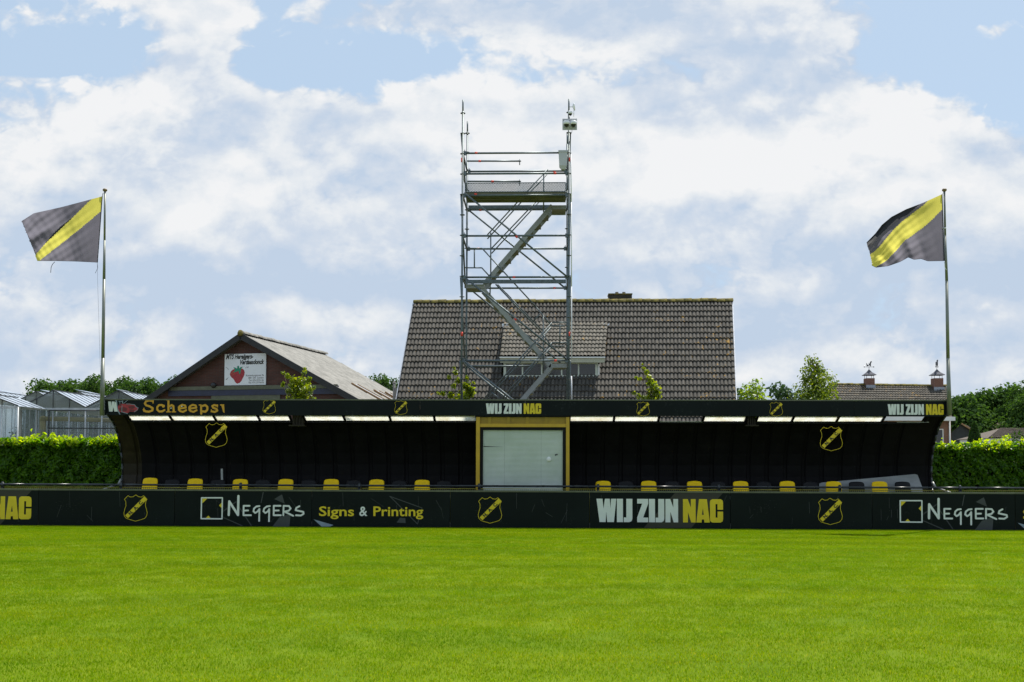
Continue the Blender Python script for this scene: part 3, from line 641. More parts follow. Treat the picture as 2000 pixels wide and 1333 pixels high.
mb = MB(); mb.flat([FL([(212,170),(240,135),(330,135),(360,128),(440,145),(460,180),(490,185),(492,215),(450,245),(380,240),(345,262),(290,255),(235,245),(215,215)])], YF-.003); mb.build('red_machine_picture', M['red_print'], sh)
M['dark_red'] = mat('dark_red_print', (.12, .010, .014), .5, var=.3, nscale=20); mb = MB()
mb.flat([FL([(225,188),(300,180),(345,196),(330,232),(262,240),(232,222)])], YF-.0036); mb.flat([FL([(352,170),(430,160),(448,186),(420,205),(365,198)])], YF-.0036); mb.flat([FL([(228,140),(262,138),(262,162),(230,164)])], YF-.0036)
mb.flat([FL([(370,212),(440,214),(430,238),(380,236)])], YF-.0036); mb.build('machine_shading', M['dark_red'], sh)
mb = MB(); strokes(mb, [FL([(225,100),(275,100),(275,130)]), FL([(280,60),(280,125)]), FL([(290,130),(345,85)]), FL([(240,100),(240,130)]), FL([(330,135),(440,145),(465,178),(492,190),(480,215),(440,245)]), FL([(270,160),(265,245),(345,268)])], .006, YF-.0042); mb.build('machine_outline', M['silver_print'], sh)
# heavy serif lettering, part of the older sign underneath
mb = MB(); th = .030; thn = .020
S1 = [[(692,95),(640,88),(598,100),(582,130),(600,155),(650,170),(690,195),(685,225),(640,243),(590,238),(566,215)]]
strokes(mb, [FL(l) for l in S1], .022, YF-.0035); strokes(mb, [FL([(698,80),(694,125)]), FL([(570,195),(568,238)])], .012, YF-.0033, 3)
strokes(mb, [FL([(842,165),(815,150),(775,152),(752,180),(752,215),(780,240),(820,238),(850,220)])], .021, YF-.0035); strokes(mb, [FL([(838,165),(834,168)])], .030, YF-.0032)
strokes(mb, [FL([(905,85),(905,238)]), FL([(915,170),(950,152),(972,165),(978,238)])], .022, YF-.0035)
strokes(mb, [FL([(875,82),(905,82)]), FL([(880,245),(935,245)]), FL([(955,245),(1003,245)])], .011, YF-.0033, 5)
for ox in (0, 144):
    strokes(mb, [FL([(1050+ox,200),(1143+ox,188),(1135+ox,158),(1095+ox,148),(1060+ox,165),(1048+ox,200),(1065+ox,235),(1105+ox,245),(1148+ox,222)])], .020, YF-.0035)
    strokes(mb, [FL([(1052+ox,180),(1052+ox,215)])], .028, YF-.0031)
strokes(mb, [FL([(1352,160),(1354,270)]), FL([(1365,165),(1410,152),(1438,175),(1438,215),(1412,242),(1370,238)])], .022, YF-.0035)
strokes(mb, [FL([(1325,150),(1352,150)])], .011, YF-.0032, 2)
strokes(mb, [FL([(1572,160),(1530,152),(1505,165),(1520,190),(1565,205),(1575,228),(1540,246),(1500,238)])], .021, YF-.0035); strokes(mb, [FL([(1578,148),(1576,178)]), FL([(1492,215),(1490,245)])], .010, YF-.0031)
mb.flat([FL([(1612,142),(1670,142),(1668,155),(1674,258),(1655,250),(1630,160),(1612,155)])], YF-.0033)
mb.build('orange_lettering', M['orange_print'], sh)
mb = MB(); 
for x, y in ((942,195),(1090,170)):
    c = P(*zz(x, y), YF); mb.lathe((c.x, YF-.012, c.z), [(.014, 0), (.014, .01)], 10, 'y')
split_build(mb, 'screw_cap', M['white_plastic'], sh)
# a pale batten standing against the wall and the fallen roof sheet
a = P(434, 938, 21.72); b = P(431, 916, 21.85)
bt = MB().beam((a.x+.01, 21.80, .06), (b.x, 21.93, b.z), .045, .02, up=(0, 1, .2)).build('batten', M['alu'], None, (a.x, 21.8, .05)); tag(bt, 'narrow pale grey batten leaning on the black wall behind the seats', 'batten')
M['old_sheet'] = mat('old_grey_sheet', (.25, .26, .26), .6, var=.3, nscale=2.2, stretch=(.6, 1, 2))
pp = [P(x, y, 21.9) for x, y in ((1600,945),(1606,943),(1788,926.5),(1793,928),(1800,950))]
poly = [(v.x, v.z) for v in pp]; poly += [(pp[-1].x+.10, .10), (pp[0].x-.03, .10)]
mb = MB(); vs = [(x, 21.76+.16*(z/1.0), z) for x, z in poly]; n = len(vs); vs += [(x, y-.012, z) for x, y, z in vs]
mb.add(vs, [tuple(range(n)), tuple(n+i for i in reversed(range(n)))]+[(i, (i+1) % n, n+(i+1) % n, n+i) for i in range(n)])
mb.build('loose_sheet', M['old_sheet'], None, (pp[0].x, 21.8, .05)); tag(bpy.data.objects['loose_sheet'], 'large pale grey loose sheet leaning on the wall behind the rightmost seats', 'sheet')

# central cabin
YC = 21.24
cb = thing('cabin', ((bx0+bx1)/2, YC, 0), 'small yellow framed cabin with closed pale slatted shutter in the middle of the shelter', 'cabin')
z1a, z1b, z1c = P(1000, 815, YC).z, P(1000, 828, YC).z, P(1000, 834.5, YC).z
wpx = P(943, 900, YC).x
for x0, x1 in ((bx0, P(937, 900, YC).x), (P(1105.5, 900, YC).x, bx1)): MB().box((x0, YC, .02), (x1, YC+.09, z1a)).build('post', M['yellow_paint'], cb)
xi0, xi1 = P(937, 900, YC).x+.002, P(1105.5, 900, YC).x-.002
MB().box((xi0, YC+.006, z1c), (xi1, YC+.08, z1b)).build('lintel', M['yellow_paint'], cb)
mb = MB(); mb.box((xi0, YC+.05, z1b+.002), (xi1, YC+.07, z1a)); n = 4
for i in range(n): x = xi0+.17+i*(xi1-xi0-.25)/n*1.02; mb.box((x, YC+.02, z1b+.002), (x+.07, YC+.048, z1a))
M['yellow_shade'] = mat('yellow_sheet', (.34, .21, .008), .5, var=.2, nscale=4); mb.build('ribbed_header', M['yellow_shade'], cb)
sx0, sx1 = P(943.5, 900, YC+.08).x, P(1099, 900, YC+.08).x; sz1, sz0 = P(1000, 840.5, YC+.08).z, P(1000, 951, YC+.08).z-.3
fm = MB(); fm.box((xi0, YC+.04, .05), (sx0, YC+.10, z1c-.002)); fm.box((sx1, YC+.04, .05), (xi1, YC+.10, z1c-.002)); fm.box((sx0+.001, YC+.04, sz1), (sx1-.001, YC+.10, z1c-.002)); fm.build('black_frame', M['dark_paint'], cb)
M['shutter'] = mat('pale_shutter', (.52, .58, .49), .42, var=.07, nscale=1.5, col2=(.60, .64, .58))
mb = MB(); zz_ = sz1; sl = .0262; rows = []
while zz_ > sz0:
    rows += [(YC+.075, zz_), (YC+.068, zz_-sl*.45), (YC+.070, zz_-sl*.84), (YC+.084, zz_-sl*.86), (YC+.084, zz_-sl*.99)]; zz_ -= sl
xsn = [sx0, sx0+.27*(sx1-sx0)-.002, sx0+.27*(sx1-sx0), sx0+.73*(sx1-sx0)-.002, sx0+.73*(sx1-sx0), sx1]
for c in (0, 2, 4):
    vs = [(x, y, z) for x in (xsn[c], xsn[c+1]) for y, z in rows]; n = len(rows)
    mb.add(vs, [(k, k+1, n+k+1, n+k) for k in range(n-1)])
mb.build('shutter', M['shutter'], cb, fix=False)
c = P(1072, 897.5, YC+.06); mb = MB(); mb.lathe((c.x, YC+.045, c.z), [(.052, .03), (.052, .008), (.044, 0)], 20, 'y'); mb.build('round_vent', M['white_plastic'], cb)
c = P(1087, 888.5, YC+.06); mb = MB(); mb.flat([[(c.x-.035, c.z+.012), (c.x+.005, c.z+.012), (c.x+.003, c.z+.022), (c.x+.03, c.z+.012), (c.x+.012, c.z-.018), (c.x+.006, c.z-.006), (c.x-.03, c.z-.03)]], YC+.066); mb.build('sticker', M['grey_print'], cb)
mb = MB(); d0 = P(944, 872.3, YC); d1 = P(985, 873.2, YC); mb.add([(d0.x, YC+.066, d0.z+.008), (d0.x, YC+.066, d0.z-.010), (d1.x, YC+.066, d1.z)], [(0, 1, 2)]); mb.build('slat_gap', M['dark_print'], cb)
MB().box((bx0, YC+.2, 0), (bx1, YC+.74, 2.2)).build('cabin_body', M['dark_paint'], cb)
MB().box((bx0-.02, YC+.0, z1a+.002), (bx1+.02, YC+.80, 2.42)).build('cabin_roof', M['dark_paint'], cb)  # slab added behind the fascia to keep sun off the header

# ================================================================== seats
M['seat_yellow'] = mat('yellow_seat_plastic', (.90, .58, .004), .45, var=.08, nscale=4, spec=.15); M['seat_black'] = mat('black_seat_plastic', (.005, .005, .006), .5, var=.15, spec=.2)
def make_seat(loc, name, mtl):
    t = thing(name, loc, 'x', 'seat')
    x0, y0, z0 = loc
    mb = MB(); W2, Hh = .178, .40; nu, nv = 12, 10; vs = []; top = []
    for j in range(nv+1):
        v = j/nv; z = z0+.05+Hh*v; hw = W2*(1.0-.10*v)
        cr2 = .075; k = max(0, (v*Hh-(Hh-cr2))/cr2); hw -= .030*(1-math.sqrt(max(0, 1-k*k)))
        for i in range(nu+1):
            u = -1+2*i/nu; zt_ = z - (.014*u*u*(v > .95)); vs.append((x0+hw*u, y0+.03+.10*v*.9+.0-.028*(1-u*u), zt_))
    n = nu+1; b0 = len(vs); back = [(x, y+.022, z) for x, y, z in vs]
    f = [(j*n+i, j*n+i+1, (j+1)*n+i+1, (j+1)*n+i) for j in range(nv) for i in range(nu)]
    mb.add(vs, f, True); mb.add(back, [tuple(reversed(q)) for q in f], True)
    rim = [i for i in range(n)] + [j*n+nu for j in range(1, nv+1)] + [nv*n+i for i in range(nu-1, -1, -1)] + [j*n for j in range(nv-1, 0, -1)]
    for a, b in zip(rim, rim[1:]+rim[:1]): mb.f.append([a, b, b0+b, b0+a]); mb.m.append(0); mb.sm.append(False)
    mb.build('backrest', mtl, t, fix=True)
    mb = MB(); sh_ = []
    for j in range(7):
        v = j/6
        for i in range(9): u = -1+2*i/8; sh_.append((x0+W2*u*(1-.06*v), y0+.02-.36*v, z0+.045-.02*math.sin(math.pi*v)+.02*u*u-.02*(v > .95)))
    f = [(j*9+i, j*9+i+1, (j+1)*9+i+1, (j+1)*9+i) for j in range(6) for i in range(8)]
    mb.add(sh_, f, True); mb.add([(x, y, z-.02) for x, y, z in sh_], [tuple(reversed(q)) for q in f], True); mb.build('seat_pan', mtl, t, fix=False)
    return t
sz = P(293, 933, 21.60).z-.45
ys_ = [(293,933.5),(381.5,935),(469.5,936),(558,936),(647,936),(735.5,936.8),(824.5,937.5),(1178,939.5),(1267,939.5),(1357,940),(1447,940),(1538,940),(1628,940.5),(1718,940.5)]
bs_ = [(337,936),(425,937),(513.5,937),(602.5,937),(691,938),(779.5,938.5),(868,939),(1222,939.5),(1312,940),(1402,940.5),(1492,940.5),(1583,941),(1673,941),(1763,941)]
ordl = ['first', 'second', 'third', 'fourth', 'fifth', 'sixth', 'seventh']
def copy_tree(o, loc):
    c = o.copy(); C.collection.objects.link(c); c.location = loc
    for ch in list(o.children):
        d = ch.copy(); C.collection.objects.link(d); d.parent = c
        for g2 in list(ch.children): e2 = g2.copy(); C.collection.objects.link(e2); e2.parent = d
    return c
for lst, nm, mtl, colr, grp in ((ys_, 'stadium_seat', M['seat_yellow'], 'yellow', 'yellow seats in the shelter'), (bs_, 'stadium_seat', M['seat_black'], 'black', 'black seats in the shelter')):
    proto = None
    for i, (px, py) in enumerate(lst):
        q = P(px, py, 21.70); loc = (q.x, 21.60, q.z-.45)
        if proto is None: proto = make_seat(loc, nm, mtl); o = proto
        else: o = copy_tree(proto, loc); 
        o.rotation_euler[2] = R(random.uniform(-2, 2))
        o['group'] = grp
        if i < 7: o['label'] = f'{ordl[i]} {colr} plastic seat from the left, left of the shutter'
        else: o['label'] = f'{ordl[i-7]} {colr} plastic seat to the right of the shutter'
# ================================================================== scaffold tower
YS0, YS1 = 23.9, 25.385
sc0 = P(1006, 900, 24.6)
st = thing('scaffold_tower', (sc0.x, 24.6, 0), 'tall galvanised scaffold stair tower rising behind the middle of the shelter', 'scaffold')
xFL, xFR = P(902.2, 600, YS0).x, P(1110.8, 600, YS0).x
Fr = lambda x, y: P(x, y, YS0); Bk = lambda x, y: P(x, y, YS1)
z_of = lambda y, Y: P(1000, y, Y).z
TR = .0242
zros = [z_of(379.9, YS0) + .5*k for k in range(-14, 6)]
def standard(x, Y, ztop, rz):
    mb = MB(); mb.tube((x, Y, 0), (x, Y, ztop-.28), TR, n=12); mb.tube((x, Y, ztop-.28), (x, Y, ztop), .019, n=10)
    up_ = mb.build('upright', M['steel'], st)
    for z in rz: MB().lathe((x, Y, z), [(.062, -.005), (.062, .005)], 12).build('rosette', M['steel_dark'], up_)
ztF, ztB = z_of(195, YS0), z_of(237, YS1)
for x, Y, zt_ in ((xFL, YS0, ztF), (xFR, YS0, ztF), (xFL, YS1, ztB), (xFR, YS1, z_of(262, YS1))):
    standard(x, Y, zt_, [z for z in zros if .2 < z < zt_-.2])
def tube(name, p, q, r=TR, mt='steel', n=8):
    mb = MB(); mb.tube(p, q, r, n=n); return mb.build(name, M[mt], st)
def ledger(z, Y, x0=None, x1=None, name='ledger'):
    x0 = xFL+.03 if x0 is None else x0; x1 = xFR-.03 if x1 is None else x1
    mb = MB(); mb.tube((x0, Y, z), (x1, Y, z), TR, n=8)
    for x in (x0+.02, x1-.02): mb.box((x-.035, Y-.03, z-.045), (x+.035, Y+.03, z+.045)); mb.box((x-.008, Y-.012, z+.04), (x+.008, Y+.012, z+.085))
    return mb.build(name, M['steel'], st)
def tape(c, d=(1, 0, 0)):
    d = Vector(d)*.032; MB().tube(Vector(c)-d, Vector(c)+d, TR+.003, n=10).build('red_marker', M['red_tape'], st)
for y in (299.3, 339.5, 379.9+2, 460.9, 541.8, 704.8): ledger(z_of(y, YS0), YS0)
for y in (335, 410, 486.4, 563.2, 715.5): ledger(z_of(y, YS1), YS1, x1=(Bk(1040, y).x if y == 715.5 else None))
for y in (315.1, 354.7):
    a, b = P(913, y, 25.1), P(1015, y, 25.1); mb = MB(); mb.tube(a, b, TR*.9, n=8); mb.lathe((b.x-.01, b.y, b.z), [(.05, -.006), (.05, .006)], 10); mb.tube((b.x, b.y, b.z-.10), (b.x, b.y, b.z+.05), .012); mb.build('short_guardrail', M['steel'], st)
for x, y, Y in ((930,299.3,YS0),(1084,339,YS0),(929,380,YS0),(1009,461.5,YS0),(1004,541.8,YS0),(1085,704.8,YS0),(1083,336,YS1),(938,410.6,YS1),(934,486,YS1),(1083,563,YS1),(937,315.1,25.1),(962,354.7,25.1)): tape(P(x, y, Y))
for x, y in ((902.6,313),(1111.8,312.5),(902,653),(1111.5,653)): tape(P(x, y, YS0), (0, 0, 1.6))
# side frames: short transoms and side braces front-to-back
for x in (xFL, xFR):
    for y in (299.3, 339.5, 379.9, 460.9, 541.8, 704.8):
        z = z_of(y, YS0); tube('transom', (x, YS0+.03, z), (x, YS1-.03, z), TR)
    for y0, y1 in ((262, 339.5), (379.9, 541.8), (541.8, 704.8), (704.8, 862)):
        tube('side_brace', (x-.035 if x == xFL else x+.035, YS0+.02, z_of(y0, YS0)), (x-.035 if x == xFL else x+.035, YS1, z_of(y1, YS0)), .021)
# long diagonal braces
for a, b, F_ in (((909.5,380),(1108.5,542.5),Fr),((916,410.5),(1101,560),Bk),((908.8,544),(1107.7,703.5),Fr),((921,567),(1095,709),Bk),((906.8,705.8),(1108,866),Fr),((914,717),(1101,868),Bk)):
    tube('diagonal_brace', F_(*a)+Vector((0, -.05 if F_ is Fr else .05, 0)), F_(*b)+Vector((0, -.05 if F_ is Fr else .05, 0)), .022)
tape(P(1009, 463, YS0-.06), (.7, 0, -.55)); tape(P(1012, 487, YS1), (.7, 0, -.55)); tape(P(1007, 624, YS0-.05), (.7, 0, -.55))
# top deck: two planks over the front half, toe mesh
zd = z_of(380, YS0)
for k in range(2):
    y0 = YS0+.06+k*.335; mb = MB(); mb.box((xFL+.05, y0, zd+.035), (xFR-.05, y0+.32, zd+.07))
    for yy_ in (y0+.01, y0+.155, y0+.30): mb.box((xFL+.06, yy_-.012, zd-.02), (xFR-.06, yy_+.012, zd+.034))
    mb.build('deck_plank', M['plank'], st)
mb = MB(); zb0, zb1 = zd+.075, z_of(357.8, YS0+.05)
xa, xb = xFL+.06, xFR-.07; y_ = YS0+.045; nx, nz_ = 62, 6
mb.beam((xa, y_, zb1), (xb, y_, zb1), .02, .018); mb.beam((xa, y_, zb0), (xb, y_, zb0), .02, .018)
for x in (xa, xb): mb.box((x-.012, y_-.012, zb0+.01), (x+.012, y_+.012, zb1-.01))
mb.build('toe_board_frame', M['steel'], st)
mb = MB(); w = (xb-xa)/nx; h = (zb1-zb0)/nz_
for i in range(nx):
    for j in range(nz_):
        x0, z0 = xa+i*w, zb0+j*h
        for (p0, p1) in (((x0, z0+h/2), (x0+w/2, z0+h)), ((x0+w/2, z0+h), (x0+w, z0+h/2)), ((x0, z0+h/2), (x0+w/2, z0)), ((x0+w/2, z0), (x0+w, z0+h/2))):
            mb.beam((p0[0], y_, p0[1]), (p1[0], y_, p1[1]), .009, .007, up=(0, 1, 0))
mb.build('toe_board_mesh', M['steel_dark'], st)
# channel beams
def channel(y, h, Y, x0, x1, mt='steel'):
    z = z_of(y, Y); mb = MB(); hh = h/2; mb.box((x0, Y, z-hh), (x1, Y+.012, z+hh)); mb.box((x0, Y+.013, z+hh-.012), (x1, Y+.06, z+hh)); mb.box((x0, Y+.013, z-hh), (x1, Y+.06, z-hh+.012)); mb.build('stair_beam', M[mt], st)
channel(404.5, .09, 25.2, xFL+.05, P(1078, 404, 25.2).x)
channel(550, .09, 24.55, xFL+.08, xFR-.05)
# stair flights: pairs of stringers with treads, and landings
def flight(pts_top, pts_bot, nst):
    ya, yb = 24.72, 25.28
    for Y in (ya, yb):
        a = P(*pts_top, 24.72); b = P(*pts_bot, 24.72); MB().beam((a.x, Y, a.z), (b.x, Y, b.z), .02, .115).build('stair_stringer', M['alu'], st)
    mb = MB(); a = P(*pts_top, 24.72); b = P(*pts_bot, 24.72)
    for k in range(1, nst):
        t = k/nst; x = a.x+(b.x-a.x)*t; z = a.z+(b.z-a.z)*t; mb.box((x-.095, ya+.015, z-.038), (x+.095, yb-.015, z-.008))
    split_build(mb, 'stair_tread', M['plank'], st)
def landing(x0, x1, y):
    a, b = P(x0, y, 24.72), P(x1, y, 24.72)
    mb = MB(); mb.box((a.x, 24.72, a.z-.03), (b.x, 25.28, a.z+.02)); mb.build('stair_landing', M['plank'], st)
    mb = MB(); mb.box((a.x, 24.69, a.z-.06), (b.x, 24.715, a.z+.04)); mb.box((a.x, 25.285, a.z-.06), (b.x, 25.31, a.z+.04)); split_build(mb, 'landing_edge', M['alu'], st)
flight((1079, 402), (945, 556), 9); flight((941, 563), (1077, 716), 9); flight((1079, 714), (941, 872), 9)
landing(1078, 1106, 405); landing(910, 946, 559); landing(1076, 1107, 714)
# stair handrails
def hr(pts, Y=24.66, r=.0165, n='stair_handrail'):
    mb = MB(); mb.path([P(x, y, Y) for x, y in pts], r, 8); mb.build(n, M['steel'], st)
hr([(952,459),(1069.8,331)]); hr([(952,467),(1068,341)], 25.33); hr([(960,485.6),(1045,396.5),(1056,384)]); hr([(960,495.5),(1060,387)], 25.33)
hr([(958.5,455),(958.5,531),(957,576)]); hr([(1062,341),(1061.7,415)])
hr([(914,485.6),(941.7,485.6),(1047,600),(1076.5,636.5),(1078.4,637.5),(1103,637.5)]); hr([(914,523.5),(941,523.5),(957,541)])
hr([(926.5,487),(926.5,523)])
hr([(968,555.6),(1057,649),(1077,676.5),(1103,676.5)]); hr([(972,556),(1059,646)], 25.33)
hr([(1107.7,630.3),(1078.4,630.3),(943.9,781),(900,830)]); hr([(1076,639.5),(951.7,781),(905,834)], 25.33)
hr([(1107.7,669.7),(1078,669.7),(979,780),(935,829)]); hr([(1078,676),(985,781),(940,831)], 25.33)
hr([(1093.5,632),(1093.5,674)]); hr([(1061,616),(1061,729)]); hr([(959.5,766),(977,781),(990,792)]); hr([(1042,628),(1054,614)])
# white conduit down the right upright
mb = MB(); mb.path([P(1114.8,300,YS0), P(1115.8,395,YS0), P(1116.2,560,YS0), P(1116.6,705,YS0)], .013, 8); mb.path([P(1116,735,YS0), P(1117,790,YS0), P(1117.2,850,YS0)], .015, 8)
mb.build('white_conduit', M['white_plastic'], st)
mb = MB(); mb.path([P(1114,262,YS0-.05), P(1112.5,275,YS0-.05), P(1110,290,YS0-.05), P(1109.2,320,YS0-.05), P(1106,332,YS0-.05), P(1103,328,YS0-.05)], .007, 6); mb.path([P(1117.5,248,YS0-.05), P(1117,258,YS0-.05), P(1113,268,YS0-.04)], .005, 6)
mb.build('cable', M['black_plastic'], st)

# ------------------------------------------------------------------ devices on the tower mast
YD = YS0-.09
def T_(name, px, py, label, cat, group=None): q = P(px, py, YD); return thing(name, tuple(q), label, cat, group), q
t, q = T_('mounting_plate', 1112.5, 243.5, 'flat pale grey plate bolted to the mast, behind the two big dome cameras', 'plate')
a, b = P(1098.5, 254.5, YD+.04), P(1127, 232.3, YD+.04); MB().box((a.x, YD+.035, a.z), (b.x, YD+.048, b.z)).build('plate', M['grey_plastic'], t)
mb = MB()
for x in (1101, 1106, 1113, 1119, 1124): c = P(x, 236, YD+.03); mb.lathe((c.x, YD+.026, c.z), [(.009, 0), (.009, .008)], 8, 'y')
mb.build('bolts', M['steel_dark'], t)
def dome(px, py, s, label):
    t, q = T_('dome_camera', px, py, label, 'camera', 'dome cameras on the mast')
    mb = MB(); mb.lathe((q.x, YD-.06, q.z), [(.045*s, .055*s), (.072*s, .045*s), (.078*s, .0), (.074*s, -.03*s), (.060*s, -.04*s)], 20); mb.build('housing', M['white_plastic'], t)
    mb = MB(); mb.lathe((q.x, YD-.06, q.z), [(.066*s, -.041*s)]+[(.060*s*math.cos(a), -.042*s-.058*s*math.sin(a)) for a in (0, .4, .8, 1.2, 1.5)], 18); mb.build('dome', M['black_plastic'], t)
    MB().box((q.x-.02, YD+.0, q.z-.02), (q.x+.02, YD+.034, q.z+.02)).build('bracket', M['white_plastic'], t)
dome(1106.3, 242.5, 1.0, 'left one of the two big white dome cameras on the plate'); dome(1120, 242.5, 1.0, 'right one of the two big white dome cameras on the plate')
dome(1113.8, 222.8, .68, 'small white dome camera on the mast above the plate')
t, q = T_('dish_antenna', 1121, 209, 'small white dish antenna at the top right of the mast', 'antenna')
mb = MB(); mb.M = Matrix.Translation(q) @ Matrix.Rotation(R(-10), 4, 'Y'); mb.lathe((0, 0, 0), [(.012, -.035), (.05, -.024), (.088, -.002), (.094, .012), (.08, .016), (.01, .028)], 22, 'x'); mb.build('dish', M['white_plastic'], t)
a = P(1113.5, 209, YD+.08); b = P(1120.5, 240, YD); MB().tube((q.x-.02, q.y, q.z), a, .012).tube((q.x+.0, q.y, q.z-.05), (b.x, q.y, b.z+.15), .008).build('arm', M['white_plastic'], t)
t, q = T_('equipment_box', 1100, 312, 'pale grey equipment box with tapered bottom hung left of the mast', 'box')
x0, x1 = P(1091.3, 300, YD).x, P(1108, 300, YD).x; z0, z1, z2, z3 = (P(1100, y, YD).z for y in (295.5, 299, 325, 331.5)); ya, yb = YD-.06, YD+.10
mb = MB(); ins = .014
mb.hexa([(x0+ins, ya, z2), (x1-ins, ya, z2), (x1-ins, yb, z2), (x0+ins, yb, z2), (x0, ya-.01, z1), (x1, ya-.01, z1), (x1, yb, z1), (x0, yb, z1)])
mb.hexa([(x0+.07, ya+.03, z3), (x1-.05, ya+.03, z3), (x1-.05, yb-.02, z3), (x0+.07, yb-.02, z3), (x0+ins, ya, z2-.001), (x1-ins, ya, z2-.001), (x1-ins, yb, z2-.001), (x0+ins, yb, z2-.001)]); mb.build('body', M['grey_plastic'], t)
mb = MB(); mb.box((x0-.01, ya-.02, z1+.001), (x1+.01, yb+.005, z0)); mb.build('lid', M['grey_plastic'], t)

# ================================================================== flagpoles and flags
def flagpole(pts, top, label):
    Yp = 21.10; base = P(*pts[-1], Yp)
    t = thing('flagpole', tuple(base), label, 'flagpole', 'flagpoles at the shelter ends'); mb = MB()
    pp = [(P(*p, Yp), r) for p, r in zip(pts, (.020, .022, .030, .036, .05))]
    for (a, r1), (b, r2) in zip(pp[:-1], pp[1:]): mb.tube(b, a, r2, r1 if r1 != .030 else .030, n=14)
    mb.build('pole', M['pole'], t)
    c = pp[0][0]; mb = MB(); mb.lathe(c, [(.022, -.01), (.045, .01), (.050, .03), (.040, .05), (.012, .06)], 16); mb.build('finial', M['finial'], t)
    z1, z2 = P(pts[-1][0], 812, Yp).z, P(pts[-1][0], 778, Yp).z
    MB().box((x-.065, Yp+.02, z1+.02), (x+.065, Yp+.085, z2)).build('clamp_plate', M['trim_olive'], t)
    return t
M['pole'] = mat('pole_metal', (.20, .21, .18), .45, metal=.4, var=.25, nscale=5, stretch=(3, 3, .6)); M['finial'] = mat('finial_bronze', (.20, .13, .06), .5, var=.4, nscale=30)
tl = flagpole([(205,374),(204.2,470),(203.2,546),(201,700),(199.3,812)], 0, 'tall grey flagpole clamped to the left end of the shelter')
tr_ = flagpole([(1844.5,374),(1846,460),(1849,549),(1851.5,700),(1854.5,812)], 0, 'tall grey flagpole clamped to the right end of the shelter')
mb = MB(); mb.path([P(190,513,21.05), P(191,560,21.05), P(195,690,21.05), P(197.5,775,21.05)], .0022, 4); mb.path([P(201.5,377,21.05), P(199.8,384,21.05)], .006, 5); mb.build('halyard', M['dark_paint'], tl)
mb = MB(); mb.path([P(1842.5,376,21.05), P(1840,381,21.05)], .006, 5); mb.path([P(1844.5,512,21.05), P(1846,524,21.05), P(1848.5,528,21.05)], .007, 5); mb.path([P(1840.5,446,21.05), P(1848,446,21.08)], .01, 5); mb.build('halyard', M['white_plastic'], tr_)
def cloth(name, col, tcol, tr=.62):
    return sheet_mat(name, col, tr, .7, stain=tuple(c*.93 for c in col), tcol=tcol)
M['cloth_black'] = cloth('flag_black_cloth', (.035, .033, .036), (.225, .212, .25), .66); M['cloth_yellow'] = cloth('flag_yellow_cloth', (.62, .54, .04), (.88, .79, .16), .60)
M['hem'] = mat('flag_hem', (.01, .01, .014), .7, var=.1)
def lerp_poly(pl, t):
    d = [0]
    for a, b in zip(pl[:-1], pl[1:]): d.append(d[-1]+math.hypot(b[0]-a[0], b[1]-a[1]))
    t *= d[-1]
    for i in range(len(pl)-1):
        if t <= d[i+1] or i == len(pl)-2:
            k = (t-d[i])/(d[i+1]-d[i]); return (pl[i][0]+(pl[i+1][0]-pl[i][0])*k, pl[i][1]+(pl[i+1][1]-pl[i][1])*k)
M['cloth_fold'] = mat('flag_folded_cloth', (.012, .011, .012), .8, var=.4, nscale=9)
def flag(label, top, bot, loy, hiy, seed, fold, fray, dark):
    """top/bottom outlines from hoist to fly; band limits given as lines in (u, v)"""
    q0 = P(*top[0], 21.05); t = thing('flag', tuple(q0), label, 'flag', 'torn club flags'); nu, nv = 90, 60
    rr = random.Random(seed); ph = [rr.uniform(0, 6) for _ in range(8)]
    fr = [rr.random() for _ in range(nv+1)]
    def pos(i, j):
        u, v = i/nu, j/nv
        a, b = lerp_poly(top, u), lerp_poly(bot, u); x = a[0]+(b[0]-a[0])*v; y = a[1]+(b[1]-a[1])*v
        if i == nu and fray(v): x += 3.6*fr[j]; y += 1.0*fr[j]
        w_ = v-.85*u; dy = u**.7*(.075*math.sin(6.5*u+1.2*v+ph[0]) + .026*math.sin(7.5*w_+2*u+ph[1]) + .018*math.sin(17*u+2*v+ph[2]) + .007*math.sin(21*w_+5*u+ph[3]))
        dy += .004*math.sin(47*w_+9*u+ph[5])*min(1, u*2) + .004*math.sin(60*u+14*v+ph[6])*u + fold(u, v)
        return P(x, y, 21.05+dy*1.15)
    G_ = [[pos(i, j) for j in range(nv+1)] for i in range(nu+1)]
    mb = {0: MB(), 1: MB(), 2: MB()}
    for i in range(nu):
        # split every column exactly at the band edges so the printed edges are clean
        for j in range(nv):
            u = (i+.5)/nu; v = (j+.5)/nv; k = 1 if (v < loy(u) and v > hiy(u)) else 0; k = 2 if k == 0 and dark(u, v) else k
            mb[k].add([G_[i][j], G_[i+1][j], G_[i+1][j+1], G_[i][j+1]], [(0, 1, 2, 3)], True)
    for k, nm, mt in ((0, 'black_cloth', 'cloth_black'), (1, 'yellow_band', 'cloth_yellow'), (2, 'folded_cloth', 'cloth_fold')):
        if not mb[k].v: continue
        o = mb[k].build(nm, M[mt], t, fix=False); bm = bmesh.new(); bm.from_mesh(o.data); bmesh.ops.remove_doubles(bm, verts=bm.verts, dist=.00001); bm.to_mesh(o.data); bm.free()
        for p_ in o.data.polygons: p_.use_smooth = True
    mb_ = MB(); mb_.path([G_[0][j]+Vector((.004, 0, 0)) for j in range(0, nv+1, 4)], .009, 6); mb_.build('hoist_hem', M['hem'], t)
    th_ = MB(); th_.path([G_[i][nv] for i in range(0, nu+1, 2)], .0035, 4); th_.build('lower_hem', M['hem'], t)
    return t, G_
hiy_l = lambda u: (u-.13)*.98
